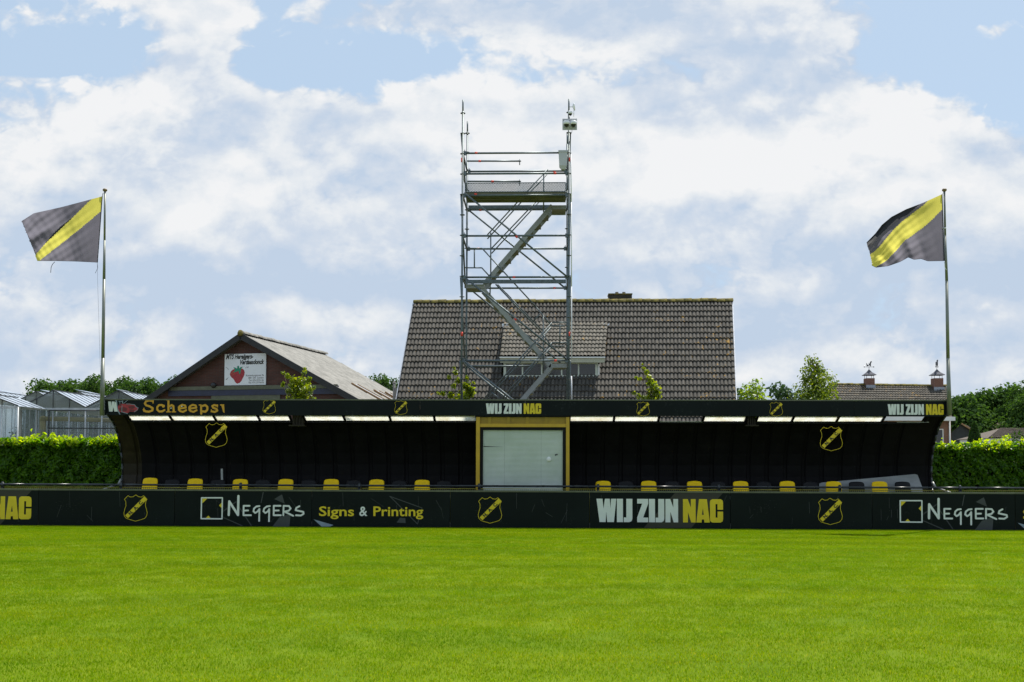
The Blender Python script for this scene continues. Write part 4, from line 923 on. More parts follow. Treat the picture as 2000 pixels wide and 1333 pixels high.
t, G_ = flag('torn black and yellow flag flying from the left flagpole', [(199.4,384),(173,391),(120,405),(66,417),(41,433)], [(190,513),(150,511),(110,510),(73,510)],
     lambda u: .225+.80*u, lambda u: (u-.13)*.98, 3, lambda u, v: .10*max(0, u-.3)*math.exp(-((v-.22*1-u*.25)/.10)**2), lambda v: v < .86, lambda u, v: .35 < u < .80 and 0 < hiy_l(u)-v < .045*math.sin((u-.35)/.45*math.pi))
mb = MB(); mb.path([P(107,512,21.05), P(103,516,21.05), P(100,522,21.05), P(99,533,21.05)], .006, 5); mb.path([P(190,513,21.05), P(191,524,21.05), P(186,534,21.05)], .004, 5); mb.build('loose_thread', M['hem'], t)
t, G_ = flag('torn black and yellow flag flying from the right flagpole', [(1839.6,380),(1804,396),(1770,409),(1741,424),(1722,440),(1710,456),(1692.5,474)], [(1844,510),(1812,510.5),(1799,506),(1785,507.5),(1774,503),(1757.6,512),(1735,520),(1711,523),(1703,519)],
     lambda u: .225+.80*u, lambda u: max((u-.16)*.62, -.01 if u < .16 else 0), 11, lambda u, v: .16*u*math.exp(-((v-.02)/.10)**2)-.07*u*math.exp(-((v-.8)/.2)**2)*math.sin(26*u), lambda v: .2 < v < .95, lambda u, v: u > .22 and v < .15*min(1, (u-.22)*3)+.02*math.sin(19*u))

# ================================================================== roof tile helper
def tileroof(name, TL, TR_, BR, BL, ncol, nrow, amp, step, mtl, parent, per=6, hole=None, phase=0.0):
    TL, TR_, BR, BL = map(Vector, (TL, TR_, BR, BL)); nrm = (TR_-TL).cross(BL-TL).normalized()
    if nrm.z < 0: nrm = -nrm
    vs, uv, fs = [], [], []; W_ = ncol*per+1; rnd = random.Random(5); rows = []
    jit = [[rnd.uniform(-.006, .006) for _ in range(ncol+2)] for _ in range(nrow+1)]
    for r in range(nrow):
        for t, h in ((0.0, 0.0), (.5, step*.5), (.985, step)): rows.append((r, r+t, h))
    for (r, t, h) in rows:
        k = t/nrow
        for c in range(W_):
            s = c/(W_-1); cc = c/per
            p = (TL*(1-s)+TR_*s)*(1-k)+(BL*(1-s)+BR*s)*k
            ph = (cc+phase) % 1.0; wv = abs(math.sin(math.pi*ph))**.8 if ph < .72 else abs(math.sin(math.pi*ph))**.8*.75
            p = p + nrm*(h+amp*wv+jit[r][int(cc)]); vs.append(p); uv.append((cc+.001, r+.5))
    for a in range(len(rows)-1):
        for c in range(W_-1):
            q = (a*W_+c, a*W_+c+1, (a+1)*W_+c+1, (a+1)*W_+c)
            if hole:
                m_ = (vs[q[0]]+vs[q[2]])/2
                if hole(m_): continue
            fs.append(q)
    org = wloc(parent); me = bpy.data.meshes.new(name); me.from_pydata([tuple(v-org) for v in vs], [], fs)
    ul = me.uv_layers.new(name='UVMap'); li = np.zeros(len(me.loops), dtype=np.int64); me.loops.foreach_get('vertex_index', li)
    U = np.array(uv)[li]
    # every face takes one tile cell
    fc = U.reshape(-1, 4, 2).copy(); fc[:, :, 0] = np.floor(fc[:, :1, 0])+.5; fc[:, :, 1] = fc[:, :1, 1]; ul.data.foreach_set('uv', fc.reshape(-1)); me.update()
    return link_mesh(name, me, mtl, parent)
def ridge_tiles(name, a, b, r, L_, mtl, parent, flat=.7):
    a, b = Vector(a), Vector(b); d = (b-a); n = max(1, round(d.length/L_)); mb = MB(); u = d.normalized(); s = u.cross(Vector((0, 0, 1))).normalized(); up = Vector((0, 0, 1))
    rn = random.Random(9)
    for i in range(n):
        p0 = a+d*(i/n); p1 = a+d*((i+1.06)/n); r0, r1 = r*1.0, r*1.10; dz = rn.uniform(-.012, .012); vs = []
        for p, rr_ in ((p0, r0), (p1, r1)):
            for k in range(9): t = math.pi*k/8; vs.append(p+s*math.cos(t)*rr_+up*(math.sin(t)*rr_*flat+dz))
        mb.add(vs, [(k, k+1, 9+k+1, 9+k) for k in range(8)]+[tuple(range(9)), tuple(9+k for k in reversed(range(9)))], True)
    return mb.build(name, mtl, parent)

# ================================================================== the tiled house behind the tower
M['tile'] = tile_mat('roof_tile_brown_grey', (.088, .080, .068), lich_amt=.55); M['tile_dormer'] = tile_mat('dormer_tile', (.130, .118, .096), lich_amt=.4)
M['ridge'] = mat('ridge_lichen', (.13, .11, .045), .9, var=.6, nscale=6, bump=.4, col2=(.25, .20, .035))
M['dk_brick'] = brick_mat('chimney_brick', (.035, .028, .020), (.055, .045, .03), (.03, .03, .02))
M['house_brick'] = brick_mat('house_brick', (.14, .06, .035), (.19, .085, .05), (.22, .2, .17))
M['cream'] = mat('cream_trim', (.42, .42, .32), .5, var=.06); M['win_frame'] = mat('window_frame_paint', (.50, .54, .46), .4, var=.05); M['white_trim'] = mat('white_trim', (.78, .78, .76), .4, var=.05)
M['lead'] = mat('lead_flashing', (.30, .32, .36), .45, metal=.3, var=.35, nscale=12)
M['pane'] = mat('dark_window_glass', (.020, .018, .012), .08, var=.4, nscale=4, spec=.7)
Yr = 42.0
hA, hB = P(808.5, 592.5, Yr), P(1429.5, 589.5, Yr-.15); loA, loB = P(775, 781, 37.9), P(1437, 781, 37.75)
ext = 1.40
eA, eB = hA+(loA-hA)*ext, hB+(loB-hB)*ext
hs = thing('house', ((hA.x+hB.x)/2, Yr, 0), 'large house with brown grey tiled roof and dormer behind the scaffold tower', 'house')
n_rows = int(round((eA-hA).length/.345)); n_cols = 88
dL, dR = P(984, 632, 40.98), P(1187, 633, 40.85); dz_front = P(1080, 697, 38.3).z
wx0, wx1 = P(978, 738, 38.75).x, P(1176, 738, 38.75).x
def inhole(p): return wx0+.12 < p.x < wx1-.12 and 38.95 < p.y < 40.3
tileroof('roof', hA, hB, eB, eA, n_cols, n_rows, .058, .050, M['tile'], hs, hole=inhole)
bk = Vector((0, 2*(Yr-eA.y), 0)); MB().add([hA-Vector((0,0,.03)), hB-Vector((0,0,.03)), eB+bk, eA+bk], [(0, 1, 2, 3)]).build('back_roof', M['tile'], hs)
ridge_tiles('ridge_tiles', hA+Vector((-.02, .02, .0)), hB+Vector((.02, .02, .0)), .15, .345, M['ridge'], hs, .95)
# gable walls, front wall
mb = MB(); ins = Vector((.18, 0, -.12)); ins2 = Vector((-.18, 0, -.12))
mb.add([hA+ins, eA+ins+Vector((0, .5, 0)), Vector((eA.x+.18, eA.y+.5, 0)), Vector((eA.x+.18, eA.y+bk.y-.5, 0)), eA+bk+ins-Vector((0, .5, 0))], [(0, 1, 2, 3, 4)])
mb.add([hB+ins2, eB+ins2+Vector((0, .5, 0)), Vector((eB.x-.18, eB.y+.5, 0)), Vector((eB.x-.18, eB.y+bk.y-.5, 0)), eB+bk+ins2-Vector((0, .5, 0))], [(0, 1, 2, 3, 4)])
mb.box((eA.x+.2, eA.y+.5, 0), (eB.x-.2, eA.y+.7, eA.z-.02)); mb.build('wall', M['house_brick'], hs)
mb = MB(); mb.beam(hA+Vector((-.03, 0, -.06)), eA+Vector((-.03, 0, -.06)), .03, .16); mb.beam(hB+Vector((.03, 0, -.06)), eB+Vector((.03, 0, -.06)), .03, .16); split_build(mb, 'verge_board', M['lead'], hs)
# chimney
ch0, ch1 = P(1188.5, 588, 42.3), P(1233.5, 577, 42.3)
mb = MB(); mb.box((ch0.x, 42.1, ch0.z-.5), (ch1.x, 42.7, ch1.z)); cho = mb.build('chimney', M['dk_brick'], hs)
mb = MB(); mb.box((ch0.x-.02, 42.08, ch1.z+.001), (ch1.x+.02, 42.72, ch1.z+.045)); mb.build('chimney_cap', M['ridge'], cho)
for x in (1204.8, 1218.5):
    c = P(x, 571, 42.4); mb = MB(); mb.lathe((c.x, 42.4, ch1.z+.045), [(.085, 0), (.085, .03), (.070, .035), (.070, c.z-ch1.z-.045)], 12); mb.build('chimney_pot', M['dk_brick'], cho)
# dormer
M['lead_dark'] = mat('weathered_lead', (.085, .092, .125), .45, metal=.3, var=.5, nscale=9)
fy = 38.38; fL, fR = P(976.5, 698, fy), P(1181, 698, fy)
dTL = Vector((dL.x, 41.02, dL.z+.05)); dTR = Vector((dR.x, 40.9, dR.z+.05))
dr = tileroof('dormer_roof', dTL, dTR, (fR.x, fy, fR.z+.02), (fL.x, fy, fL.z+.02), 29, 9, .038, .045, M['tile_dormer'], hs)
zg, zfb, zwb, zsb = fL.z, P(1080, 708.5, fy+.02).z, P(1080, 733.5, 38.7).z, P(1080, 738, 38.7).z
MB().box((fL.x-.02, fy-.05, zg-.035), (fR.x+.02, fy+.04, zg+.012)).build('gutter', M['white_trim'], dr)
MB().box((fL.x, fy, zfb), (fR.x, fy+.14, zg-.037)).build('fascia_board', M['cream'], dr)
wy = 38.66; w0, w1 = P(983, 720, wy).x, P(1168, 720, wy).x
fmb = MB(); fmb.box((w0, wy, zsb), (w1, wy+.09, zwb)); fmb.box((w0, wy, zfb-.03), (w1, wy+.09, zfb+.02))
for px in (983.5, 1020.5, 1058, 1097, 1130, 1165):
    x = P(px, 720, wy).x; wd = .10 if px in (983.5, 1165) else .055; fmb.box((x-wd/2+(.05 if px == 983.5 else 0)-(.0), wy-.01, zwb+.002), (x+wd/2+(.05 if px == 983.5 else 0), wy+.08, zfb-.032))
wf = fmb.build('window_frame', M['win_frame'], dr)
MB().box((w0+.02, wy+.05, zwb+.001), (w1-.02, wy+.065, zfb-.033)).build('window_pane', M['pane'], dr)
# cheeks
for x, s in ((w0-.05, 1), (w1+.05, -1)):
    MB().add([(x, wy+.03, zsb-.1), (x, wy+.03, zfb+.05), (x, 40.9, dL.z-.05)], [(0, 1, 2)]).build('dormer_cheek', M['dk_brick'], dr)
MB().box((w1+.002, wy+.0, zwb-.10), (w1+.06, wy+.14, zfb-.04)).build('white_corner', M['white_trim'], dr)
mb = MB(); n = 26
for i in range(n):
    x = w0+.1+(w1-w0-.2)*i/(n-1); mb.lathe((x, wy-.08, zsb-.06), [(.035, -.02), (.05, 0), (.035, .02)], 8, 'y')
mb.box((w0, wy-.06, zsb-.05), (w1, wy+.04, zsb-.002)); mb.build('sill_flashing', M['lead_dark'], dr)
M['white_lead'] = mat('white_flashing_paint', (.75, .76, .78), .5, var=.12, nscale=9)
for pts_ in ([(980,632),(984.5,631),(985.5,638),(982,640)], [(987,632),(992.5,631),(991.5,636.5),(987,635)], [(1177,634),(1181,630.5),(1184.5,630.5),(1186,633.5),(1190.5,630.5),(1190.3,636),(1187,637),(1185.5,641),(1183,638),(1178,635)]):
    mb = MB(); lp = px_loop(pts_, 40.55); n = len(lp); mb.add([(x, 40.72-.25*((z-lp[0][1])*-1), z) for x, z in lp], [tuple(range(n))]); mb.build('corner_flashing', M['white_lead'], dr)
# bird on the ridge
q = P(1367, 586.4, Yr-.12); M['bird'] = mat('bird_plumage', (.012, .012, .015), .5, var=.4, nscale=30)
bd = thing('bird', tuple(q+Vector((0, 0, -.03))), 'small black bird perched on the house ridge right of the chimney', 'bird')
def loft(mb, pts, n=10):
    vs = []
    for i, (p, rx, rz) in enumerate(pts):
        for k in range(n): t = 2*math.pi*k/n; vs.append(Vector(p)+Vector((0, rx*math.cos(t), rz*math.sin(t))))
    m_ = len(pts); mb.add(vs, [(i*n+k, i*n+(k+1) % n, (i+1)*n+(k+1) % n, (i+1)*n+k) for i in range(m_-1) for k in range(n)]+[tuple(reversed(range(n))), tuple((m_-1)*n+k for k in range(n))], True)
mb = MB(); bx, by, bz = q
loft(mb, [((bx-.105, by, bz-.008), .014, .004), ((bx-.06, by, bz+.004), .014, .006), ((bx-.03, by, bz+.02), .026, .020), ((bx+.01, by, bz+.035), .036, .032), ((bx+.042, by, bz+.058), .028, .026), ((bx+.06, by, bz+.078), .021, .021), ((bx+.075, by, bz+.083), .015, .015), ((bx+.086, by, bz+.080), .005, .004), ((bx+.105, by, bz+.078), .001, .001)])
for s in (-.012, .012): mb.tube((bx+.01, by+s, bz+.012), (bx+.016, by+s, bz-.028), .0025, n=5)
mb.build('bird_body', M['bird'], bd)
# ================================================================== barn
M['barn_brick'] = brick_mat('barn_brick', (.060, .020, .014), (.088, .030, .020), (.07, .05, .042), .21, .065)
M['verge'] = mat('dark_verge', (.014, .015, .018), .6, var=.3, nscale=3, col2=(.028, .028, .028)); M['blue_band'] = mat('blue_cladding', (.018, .022, .055), .45, var=.25, nscale=4)
def sheetroof_mat():
    m, nd, lk, b = new_mat('fibre_cement_roof'); t = nd.new('ShaderNodeTexCoord'); n = nd.new('ShaderNodeTexNoise'); lk.new(t.outputs['Object'], n.inputs['Vector']); n.inputs['Scale'].default_value = 2.2; n.inputs['Detail'].default_value = 9; n.inputs['Roughness'].default_value = .7
    r = nd.new('ShaderNodeValToRGB'); lk.new(n.outputs['Fac'], r.inputs[0]); r.color_ramp.elements[0].position = .35; r.color_ramp.elements[0].color = (.13, .125, .108, 1); r.color_ramp.elements[1].position = .66; r.color_ramp.elements[1].color = (.27, .255, .225, 1)
    lk.new(r.outputs[0], b.inputs['Base Color']); b.inputs['Roughness'].default_value = .75; return m
M['fibre'] = sheetroof_mat(); M['skylight'] = mat('skylight_glass', (.45, .48, .50), .12, metal=.3, var=.1, nscale=2); M['rust'] = mat('rusty_frame', (.30, .17, .07), .6, var=.4, nscale=12)
pk = P(478, 652, 44.0); far = P(628, 688.5, 51.9)
ridx = Vector((far.x-pk.x, far.y-pk.y, 0)); ridL = ridx.length+.1; ang = math.atan2(-ridx.x, ridx.y)
BM = Matrix.Translation((pk.x, pk.y, 0)) @ Matrix.Rotation(ang, 4, 'Z'); BI = BM.inverted()
def onbarn(px, py, yl=0.0):      # ray / gable plane intersection, in the barn's own axes
    o_ = BI @ Vector((0, 0, CAMH)); d_ = BI.to_3x3() @ ray(px, py); k = (yl-o_.y)/d_.y; return o_+d_*k
zp = pk.z-.05; sl_ = onbarn(300, 776); sr_ = onbarn(700, 779); tanL = (zp-sl_.z)/(-sl_.x); tanR = (zp-sr_.z)/sr_.x
ZL = 3.65; Wl, Wr = (zp-ZL)/tanL, (zp-2.4)/tanR
bn = thing('barn', tuple(BM @ Vector((0, 0, 0))), 'dark red brick barn with grey roof and a white sign in its gable', 'barn')
def BB(): m_ = MB(); m_.M = BM; return m_
ov = .35
g_ = BB(); g_.add([(-Wl+.3, 0, 0), (Wr-.3, 0, 0), (Wr-.3, 0, 2.4+.3*tanR-.15), (0, 0, zp-.2), (-Wl+.3, 0, ZL+.3*tanL-.15)], [(0, 1, 2, 3, 4)])
g_.add([(-Wl+.3, 0, 0), (-Wl+.3, ridL, 0), (-Wl+.3, ridL, ZL), (-Wl+.3, 0, ZL)], [(0, 1, 2, 3)]); g_.add([(Wr-.3, 0, 0), (Wr-.3, ridL, 0), (Wr-.3, ridL, 2.5), (Wr-.3, 0, 2.5)], [(0, 1, 2, 3)])
g_.build('wall', M['barn_brick'], bn)
def corr(xe, tn, s):
    mb = BB(); n = int((ridL+ov)/.09); rows = 9; vs = []
    for r in range(rows+1):
        for st_ in ((0, 1) if 0 < r < rows else ((0,) if r == 0 else (1,))):
            k = r/rows; x = s*xe*k; z = zp-xe*k*tn + (.0 if st_ == 0 else .03)
            for i in range(n+1): vs.append((x, -ov+i*(ridL+ov*2)/n, z+.022*(i % 2)))
    m_ = n+1; R_ = len(vs)//m_; mb.add(vs, [(a*m_+i, a*m_+i+1, (a+1)*m_+i+1, (a+1)*m_+i) for a in range(R_-1) for i in range(n)]); return mb.build('roof_side', M['fibre'], bn, fix=False)
corr(Wl, tanL, -1); rfR = corr(Wr, tanR, 1)
mb = BB()
for s, xe, tn in ((-1, Wl, tanL), (1, Wr, tanR)): mb.beam((0, -ov-.02, zp-.10), (s*xe, -ov-.02, zp-xe*tn-.10), .05, .26, up=(0, 0, 1))
split_build(mb, 'verge_board', M['verge'], bn)
o = ridge_tiles('ridge_tiles', BM @ Vector((0, -ov, zp+.01)), BM @ Vector((0, ridL+ov, zp+.01)), .16, .42, M['fibre'], bn, .8)
c_ = BM @ Vector((0, -ov-.03, zp+.02)); MB().lathe(tuple(c_), [(.12, -.12), (.14, 0), (.09, .12), (.02, .15)], 10).build('ridge_knob', M['ridge'], bn)
# band, door lintel, lamp
def brect(name, px0, py0, px1, py1, d, th_, mtl, parent=bn):
    a, b = onbarn(px0, py0), onbarn(px1, py1); mb = BB(); mb.box((a.x, -d-th_, b.z), (b.x, -d, a.z)); return mb.build(name, mtl, parent)
brect('blue_band', 331, 759, 662, 770, .01, .08, M['blue_band']); brect('band_cap', 334, 756.6, 660, 758.6, .01, .11, M['trim_olive'])
brect('door_lintel', 414, 771, 548, 783, .01, .05, M['trim_olive'])
a = onbarn(414, 783); b = onbarn(548, 783); mb = BB(); mb.box((a.x, -.03, 0), (b.x, -.012, a.z)); mb.build('door', M['trim_olive'], bn)
# skylights
for k, (x_, y0_) in enumerate(((.56, 3.2), (.60, 5.1), (.60, 6.6), (.60, 4.1))):
    xa, xb = Wr*(x_-.10), Wr*(x_+.16); mb = BB(); w_ = .62 if k < 3 else .0
    if k == 3: continue
    mb.beam((xa, y0_, zp-xa*tanR+.07), (xb, y0_, zp-xb*tanR+.07), w_, .03); sk_ = mb.build('skylight', M['skylight'], rfR)
    mb = BB(); mb.beam((xa, y0_-.36, zp-xa*tanR+.09), (xb, y0_-.36, zp-xb*tanR+.09), .06, .07); mb.beam((xa, y0_+.36, zp-xa*tanR+.09), (xb, y0_+.36, zp-xb*tanR+.09), .05, .05); mb.build('skylight_frame', M['rust'], sk_)
# flood lamp
c_ = onbarn(420, 753.5); wv = BM @ Vector((c_.x, -.12, c_.z)); fl_ = thing('wall_lamp', tuple(wv), 'small round black flood lamp on the barn gable left of the sign', 'lamp')
mb = MB(); mb.lathe(tuple(wv), [(.10, -.10), (.13, -.04), (.12, .04), (.05, .07)], 14, 'y'); mb.build('lamp_head', M['black_plastic'], fl_); MB().beam(tuple(wv), tuple(wv+Vector((.02, .12, -.14))), .03, .03).build('lamp_arm', M['black_plastic'], fl_)
# sign
sA, sB = onbarn(439.5, 753.5), onbarn(521, 690.5)
sw = BM @ Vector(((sA.x+sB.x)/2, -.05, sA.z)); sg = thing('sign', tuple(sw), 'white rectangular sign with a red strawberry and black lettering on the barn gable', 'sign')
mb = BB(); mb.box((sA.x, -.06, sA.z), (sB.x, -.02, sB.z)); M['sign_white'] = mat('sign_white', (.76, .77, .79), .5, var=.04); mb.build('panel', M['sign_white'], sg)
zs = zoomf(420, 670, 9.0909)
def SL(pts, d=0): return [(lambda v: (v.x, v.z))(onbarn(*zs(x, y))) for x, y in pts]
def sflat(name, loops, mtl, lay): mb = BB(); [mb.flat([SL(l)], -.0625-.002*lay) for l in loops]; return mb.build(name, mtl, sg)
sflat('strawberry', [[(275,560),(290,515),(320,485),(360,465),(410,455),(460,452),(505,465),(530,490),(540,530),(530,580),(505,630),(480,680),(450,712),(410,728),(385,715),(365,690),(345,650),(310,620),(285,590)]], M['red_print'], 1)
sflat('strawberry_leaf', [[(335,440),(370,440),(405,462),(408,420),(425,408),(440,420),(440,458),(470,432),(510,430),(480,455),(472,500),(460,560),(442,555),(430,500),(400,515),(330,530),(365,490),(360,465)]], M['green_print'], 2)
mb = BB(); strokes(mb, [SL(l) for l in ([(300,545),(303,548)],[(318,535),(320,538)],[(310,580),(313,582)],[(335,572),(338,575)],[(325,505),(328,508)],[(360,540),(363,542)])], .006, -.0675); mb.build('strawberry_seeds', M['yellow_print'], sg)
mb = BB(); strokes(mb, [SL(l) for l in ([(205,440),(225,445),(255,478)],[(550,450),(575,432),(608,430),(590,442)],[(203,660),(250,618)],[(215,655),(235,640)])], .006, -.066)
for txt, x0, y0, x1, sz_, sh__ in (('MTS Hereijgers-', 205, 292, 692, .29, .35), ('Verdaesdonck', 445, 385, 872, .29, .35)):
    a, b = onbarn(*zs(x0, y0)), onbarn(*zs(x1, y0)); add_text(mb, txt, a.x, a.z, -.0640, sz_, .012, sh__, fitw=b.x-a.x)
mb.build('black_lettering', M['dark_print'], sg)
mb = BB()
for txt, y0, x0 in (('Rustenburgstraat 9a', 597, 558), ('4881 DN  Zundert', 640, 600), ('Tel. 076-5976146', 684, 612), ('Fax 076-5976696', 724, 608)):
    a, b = onbarn(*zs(x0, y0)), onbarn(*zs(876, y0)); add_text(mb, txt, a.x, a.z, -.0640, .115, .001, fitw=b.x-a.x)
M['sign_grey'] = mat('sign_grey_text', (.16, .15, .15), .5, var=.1); mb.build('address_lettering', M['sign_grey'], sg)

# ================================================================== greenhouses
M['gh_glass'] = glass_mat('greenhouse_roof_glass', (.42, .48, .56), .88, .22); M['gh_wall'] = glass_mat('greenhouse_wall_glass', (.26, .29, .30), .24, .12)
M['gh_steel'] = mat('greenhouse_steel', (.46, .48, .49), .5, metal=.2, var=.25); M['gh_bar'] = mat('greenhouse_bar', (.035, .038, .04), .5, var=.2); M['duct'] = mat('yellow_duct', (.46, .38, .16), .5, var=.12)
def greenhouse(x0, y0, nb, bw, ze, zp_, ln, label, yaw=0.0, vents=(), inner=True, sections=()):
    t = thing('greenhouse', (x0, y0, 0), label, 'greenhouse'); MT = Matrix.Translation((x0, y0, 0)) @ Matrix.Rotation(R(yaw), 4, 'Z')
    def B2(): m_ = MB(); m_.M = MT; return m_
    fr_ = B2(); rb = B2(); rg = B2(); gl = B2(); gl.add([(0, 0, 0), (nb*bw, 0, 0), (nb*bw, 0, ze), (0, 0, ze)], [(0, 1, 2, 3)]); gl.add([(0, 0, 0), (0, ln, 0), (0, ln, ze), (0, 0, ze)], [(0, 1, 2, 3)])
    fr_.beam((0, -.02, ze), (nb*bw, -.02, ze), .06, .10); fr_.beam((0, -.02, 1.6), (nb*bw, -.02, 1.6), .03, .04); fr_.box((-.07, -.08, 0), (.07, .06, ze+.1))
    for b_ in range(nb):
        xa = b_*bw; xm = xa+bw/2; xb = xa+bw
        gl.add([(xa, 0, ze+.05), (xb, 0, ze+.05), (xm, 0, zp_)], [(0, 1, 2)])
        rg.add([(xa, 0, ze+.06), (xm, 0, zp_), (xm, ln, zp_), (xa, ln, ze+.06)], [(0, 1, 2, 3)]); rg.add([(xb, 0, ze+.06), (xm, 0, zp_), (xm, ln, zp_), (xb, ln, ze+.06)], [(0, 1, 2, 3)])
        rb.beam((xa, -.03, ze+.08), (xm, -.03, zp_+.02), .06, .05); rb.beam((xb, -.03, ze+.08), (xm, -.03, zp_+.02), .06, .05); rb.beam((xm, 0, zp_+.02), (xm, ln, zp_+.02), .05, .05)
        for k in range(1, 4):
            x = xa+bw*k/4; zt_ = ze+.05+(zp_-ze-.05)*(1-abs(x-xm)/(bw/2)); rb.tube((x, -.03, ze), (x, -.03, zt_), .022, n=5)
            fr_.tube((x, -.03, 0), (x, -.03, ze), .036, n=5)
        fr_.tube((xb, -.03, 0), (xb, -.03, ze), .045, n=6)
        y = .75
        while y < ln:                       # glazing bars up the slopes
            rb.beam((xa, y, ze+.075), (xm, y, zp_+.012), .03, .02); rb.beam((xb, y, ze+.075), (xm, y, zp_+.012), .03, .02); y += .75
        if inner:
            y = 3.2
            while y < ln: fr_.tube((xb, y, 0), (xb, y, ze), .05, n=5); fr_.tube((xa, y, ze-.25), (xb, y, ze-.25), .03, n=4); fr_.tube((xa, y, ze-.5), (xb, y, ze-.5), .02, n=4); y += 3.2
            for zz2 in (2.2, 2.5, 2.9): fr_.tube((xa+.8, 0.4, zz2), (xa+.8, ln, zz2), .02, n=4)
    y = 1.0
    while y < ln: fr_.tube((0, y, 0), (0, y, ze), .03, n=4); y += 1.0
    fr_.build('steel_frame', M['gh_steel'], t); rb.build('glazing_bars', M['gh_bar'], t); rg.build('roof_glass', M['gh_glass'], t); gl.build('wall_glass', M['gh_wall'], t)
    for (b_, y, s, op) in vents:             # opened roof lights hinged at the ridge
        xm = b_*bw+bw/2; mb = B2(); ca, sa = math.cos(R(op)), math.sin(R(op)); L__ = 1.15
        mb.hexa([(xm, y, zp_+.05), (xm+s*L__*ca, y, zp_+.05+L__*sa), (xm+s*L__*ca, y+2.2, zp_+.05+L__*sa), (xm, y+2.2, zp_+.05), (xm, y, zp_+.08), (xm+s*L__*ca, y, zp_+.08+L__*sa), (xm+s*L__*ca, y+2.2, zp_+.08+L__*sa), (xm, y+2.2, zp_+.08)])
        mb.build('open_vent', M['gh_glass'], t)
    return t, MT
c0 = P(40, 795, 50.0); c1 = P(107, 763, 50.0); c2 = P(166, 793, 50.0)
bw_ = c2.x-c0.x
t, MT = greenhouse(c0.x, 50.0, 4, bw_, c0.z-.1, c1.z, 22, 'glass greenhouse with pointed gables behind the left hedge, the one with a yellow duct inside', 2.0, vents=((0, 9, -1, 5), (1, 8, -1, 6), (2, 7, -1, 6), (2, 13, -1, 6), (0, 17, -1, 7)))
mb = MB(); a, b, c = P(84, 848, 51.2), P(84, 818, 51.2), P(240, 822, 51.6); mb.tube((a.x, a.y, .3), (b.x, b.y, b.z), .16, n=14); mb.tube((b.x-.05, b.y, b.z), (c.x, c.y, c.z), .12, n=14); mb.lathe(tuple(b), [(.05, .14), (.14, .10), (.17, 0), (.16, -.15)], 14); mb.build('yellow_duct', M['duct'], t)
mb = MB(); a, b = P(84, 848, 49.9), P(230, 837, 49.9); p1, p2 = P(96, 802, 49.9), P(205, 837, 49.9); mb.path([(p1.x, 49.9, .2), (p1.x, 49.9, p1.z), (p1.x+3.0, 49.9, p1.z)], .03, 6); mb.tube((p1.x, 49.9, b.z), (b.x, 49.9, b.z), .03, n=6); mb.build('door_frame', M['gh_bar'], t)
c0 = P(-90, 794, 47.0); c2 = P(36, 794, 47.0)
greenhouse(c0.x, 47.0, 1, c2.x-c0.x, c2.z-.05, P(-20, 770, 47).z, 2.9, 'low glass greenhouse cut off by the left edge of the photo', 0)
c0 = P(-60, 790, 74.0); c1 = P(50, 766, 74.0); c2 = P(8, 790, 74.0)
t, MT = greenhouse(c0.x, 74.5, 4, 3.2, P(0, 786, 74).z, P(50, 764, 74).z, 20, 'farther greenhouse block with opened roof vents at the far left', 2.0, vents=((1, 3, -1, 14), (2, 2, -1, 12), (3, 2, -1, 14), (0, 2, -1, 12)), inner=False)

# ================================================================== right house, far barns
M['tile2'] = tile_mat('right_house_tile', (.085, .075, .060), lich_amt=.5); M['brick_r'] = brick_mat('right_house_brick', (.21, .085, .045), (.27, .12, .065), (.25, .2, .16)); M['brick_ch'] = brick_mat('right_chimney_brick', (.17, .06, .035), (.22, .085, .05), (.2, .15, .12))
rA, rB = P(1620, 752, 66.0), P(1848, 755.5, 65.4); eL, eR_ = P(1600, 817, 61.5), P(1860, 817, 61.3)
h2 = thing('house', ((rA.x+rB.x)/2, 66, 0), 'brick house with tiled roof and two capped chimneys behind the right end of the shelter', 'house')
tileroof('roof', rA, rB, eR_, eL, 44, 14, .035, .05, M['tile2'], h2, per=5)
MB().add([rA, rB, Vector((eR_.x, 2*66-eR_.y, eR_.z)), Vector((eL.x, 2*66-eL.y, eL.z))], [(0, 1, 2, 3)]).build('back_roof', M['tile2'], h2)
ridge_tiles('ridge_tiles', rA, rB, .16, .36, M['ridge'], h2, .8)
xw = P(1857.5, 840, 61.9).x
MB().box((eL.x+.3, 61.9, 0), (xw, 62.15, eL.z-.05)).add([(xw-.01, 62.1, 0), (xw-.01, 69.9, 0), (xw-.01, 69.9, eL.z-.05), (xw-.01, 66, rB.z-.2), (xw-.01, 62.1, eL.z-.05)], [(0, 1, 2, 3, 4)]).build('wall', M['brick_r'], h2)
MB().box((eL.x, 61.15, eL.z-.16), (eR_.x+.12, 61.3, eL.z+.08)).box((eL.x, 61.31, eL.z-.16), (eR_.x, 61.9, eL.z-.12)).build('gutter', M['white_trim'], h2)
MB().tube((xw-.12, 61.82, 0), (xw-.12, 61.82, eL.z-.15), .05).build('downpipe', M['white_trim'], h2)
a, b = P(1826, 838, 61.85), P(1843, 870, 61.85); fo = MB().box((a.x, 61.84, b.z-.8), (a.x+.06, 61.9, a.z)).box((b.x-.06, 61.84, b.z-.8), (b.x, 61.9, a.z)).box((a.x+.061, 61.84, a.z-.06), (b.x-.061, 61.9, a.z)).build('window', M['white_trim'], h2)
MB().box((a.x+.062, 61.86, b.z-.8), (b.x-.062, 61.89, a.z-.062)).build('pane', M['pane'], fo)
M['cowl'] = mat('weathered_cowl', (.085, .085, .10), .85, metal=0, var=.4, nscale=9)
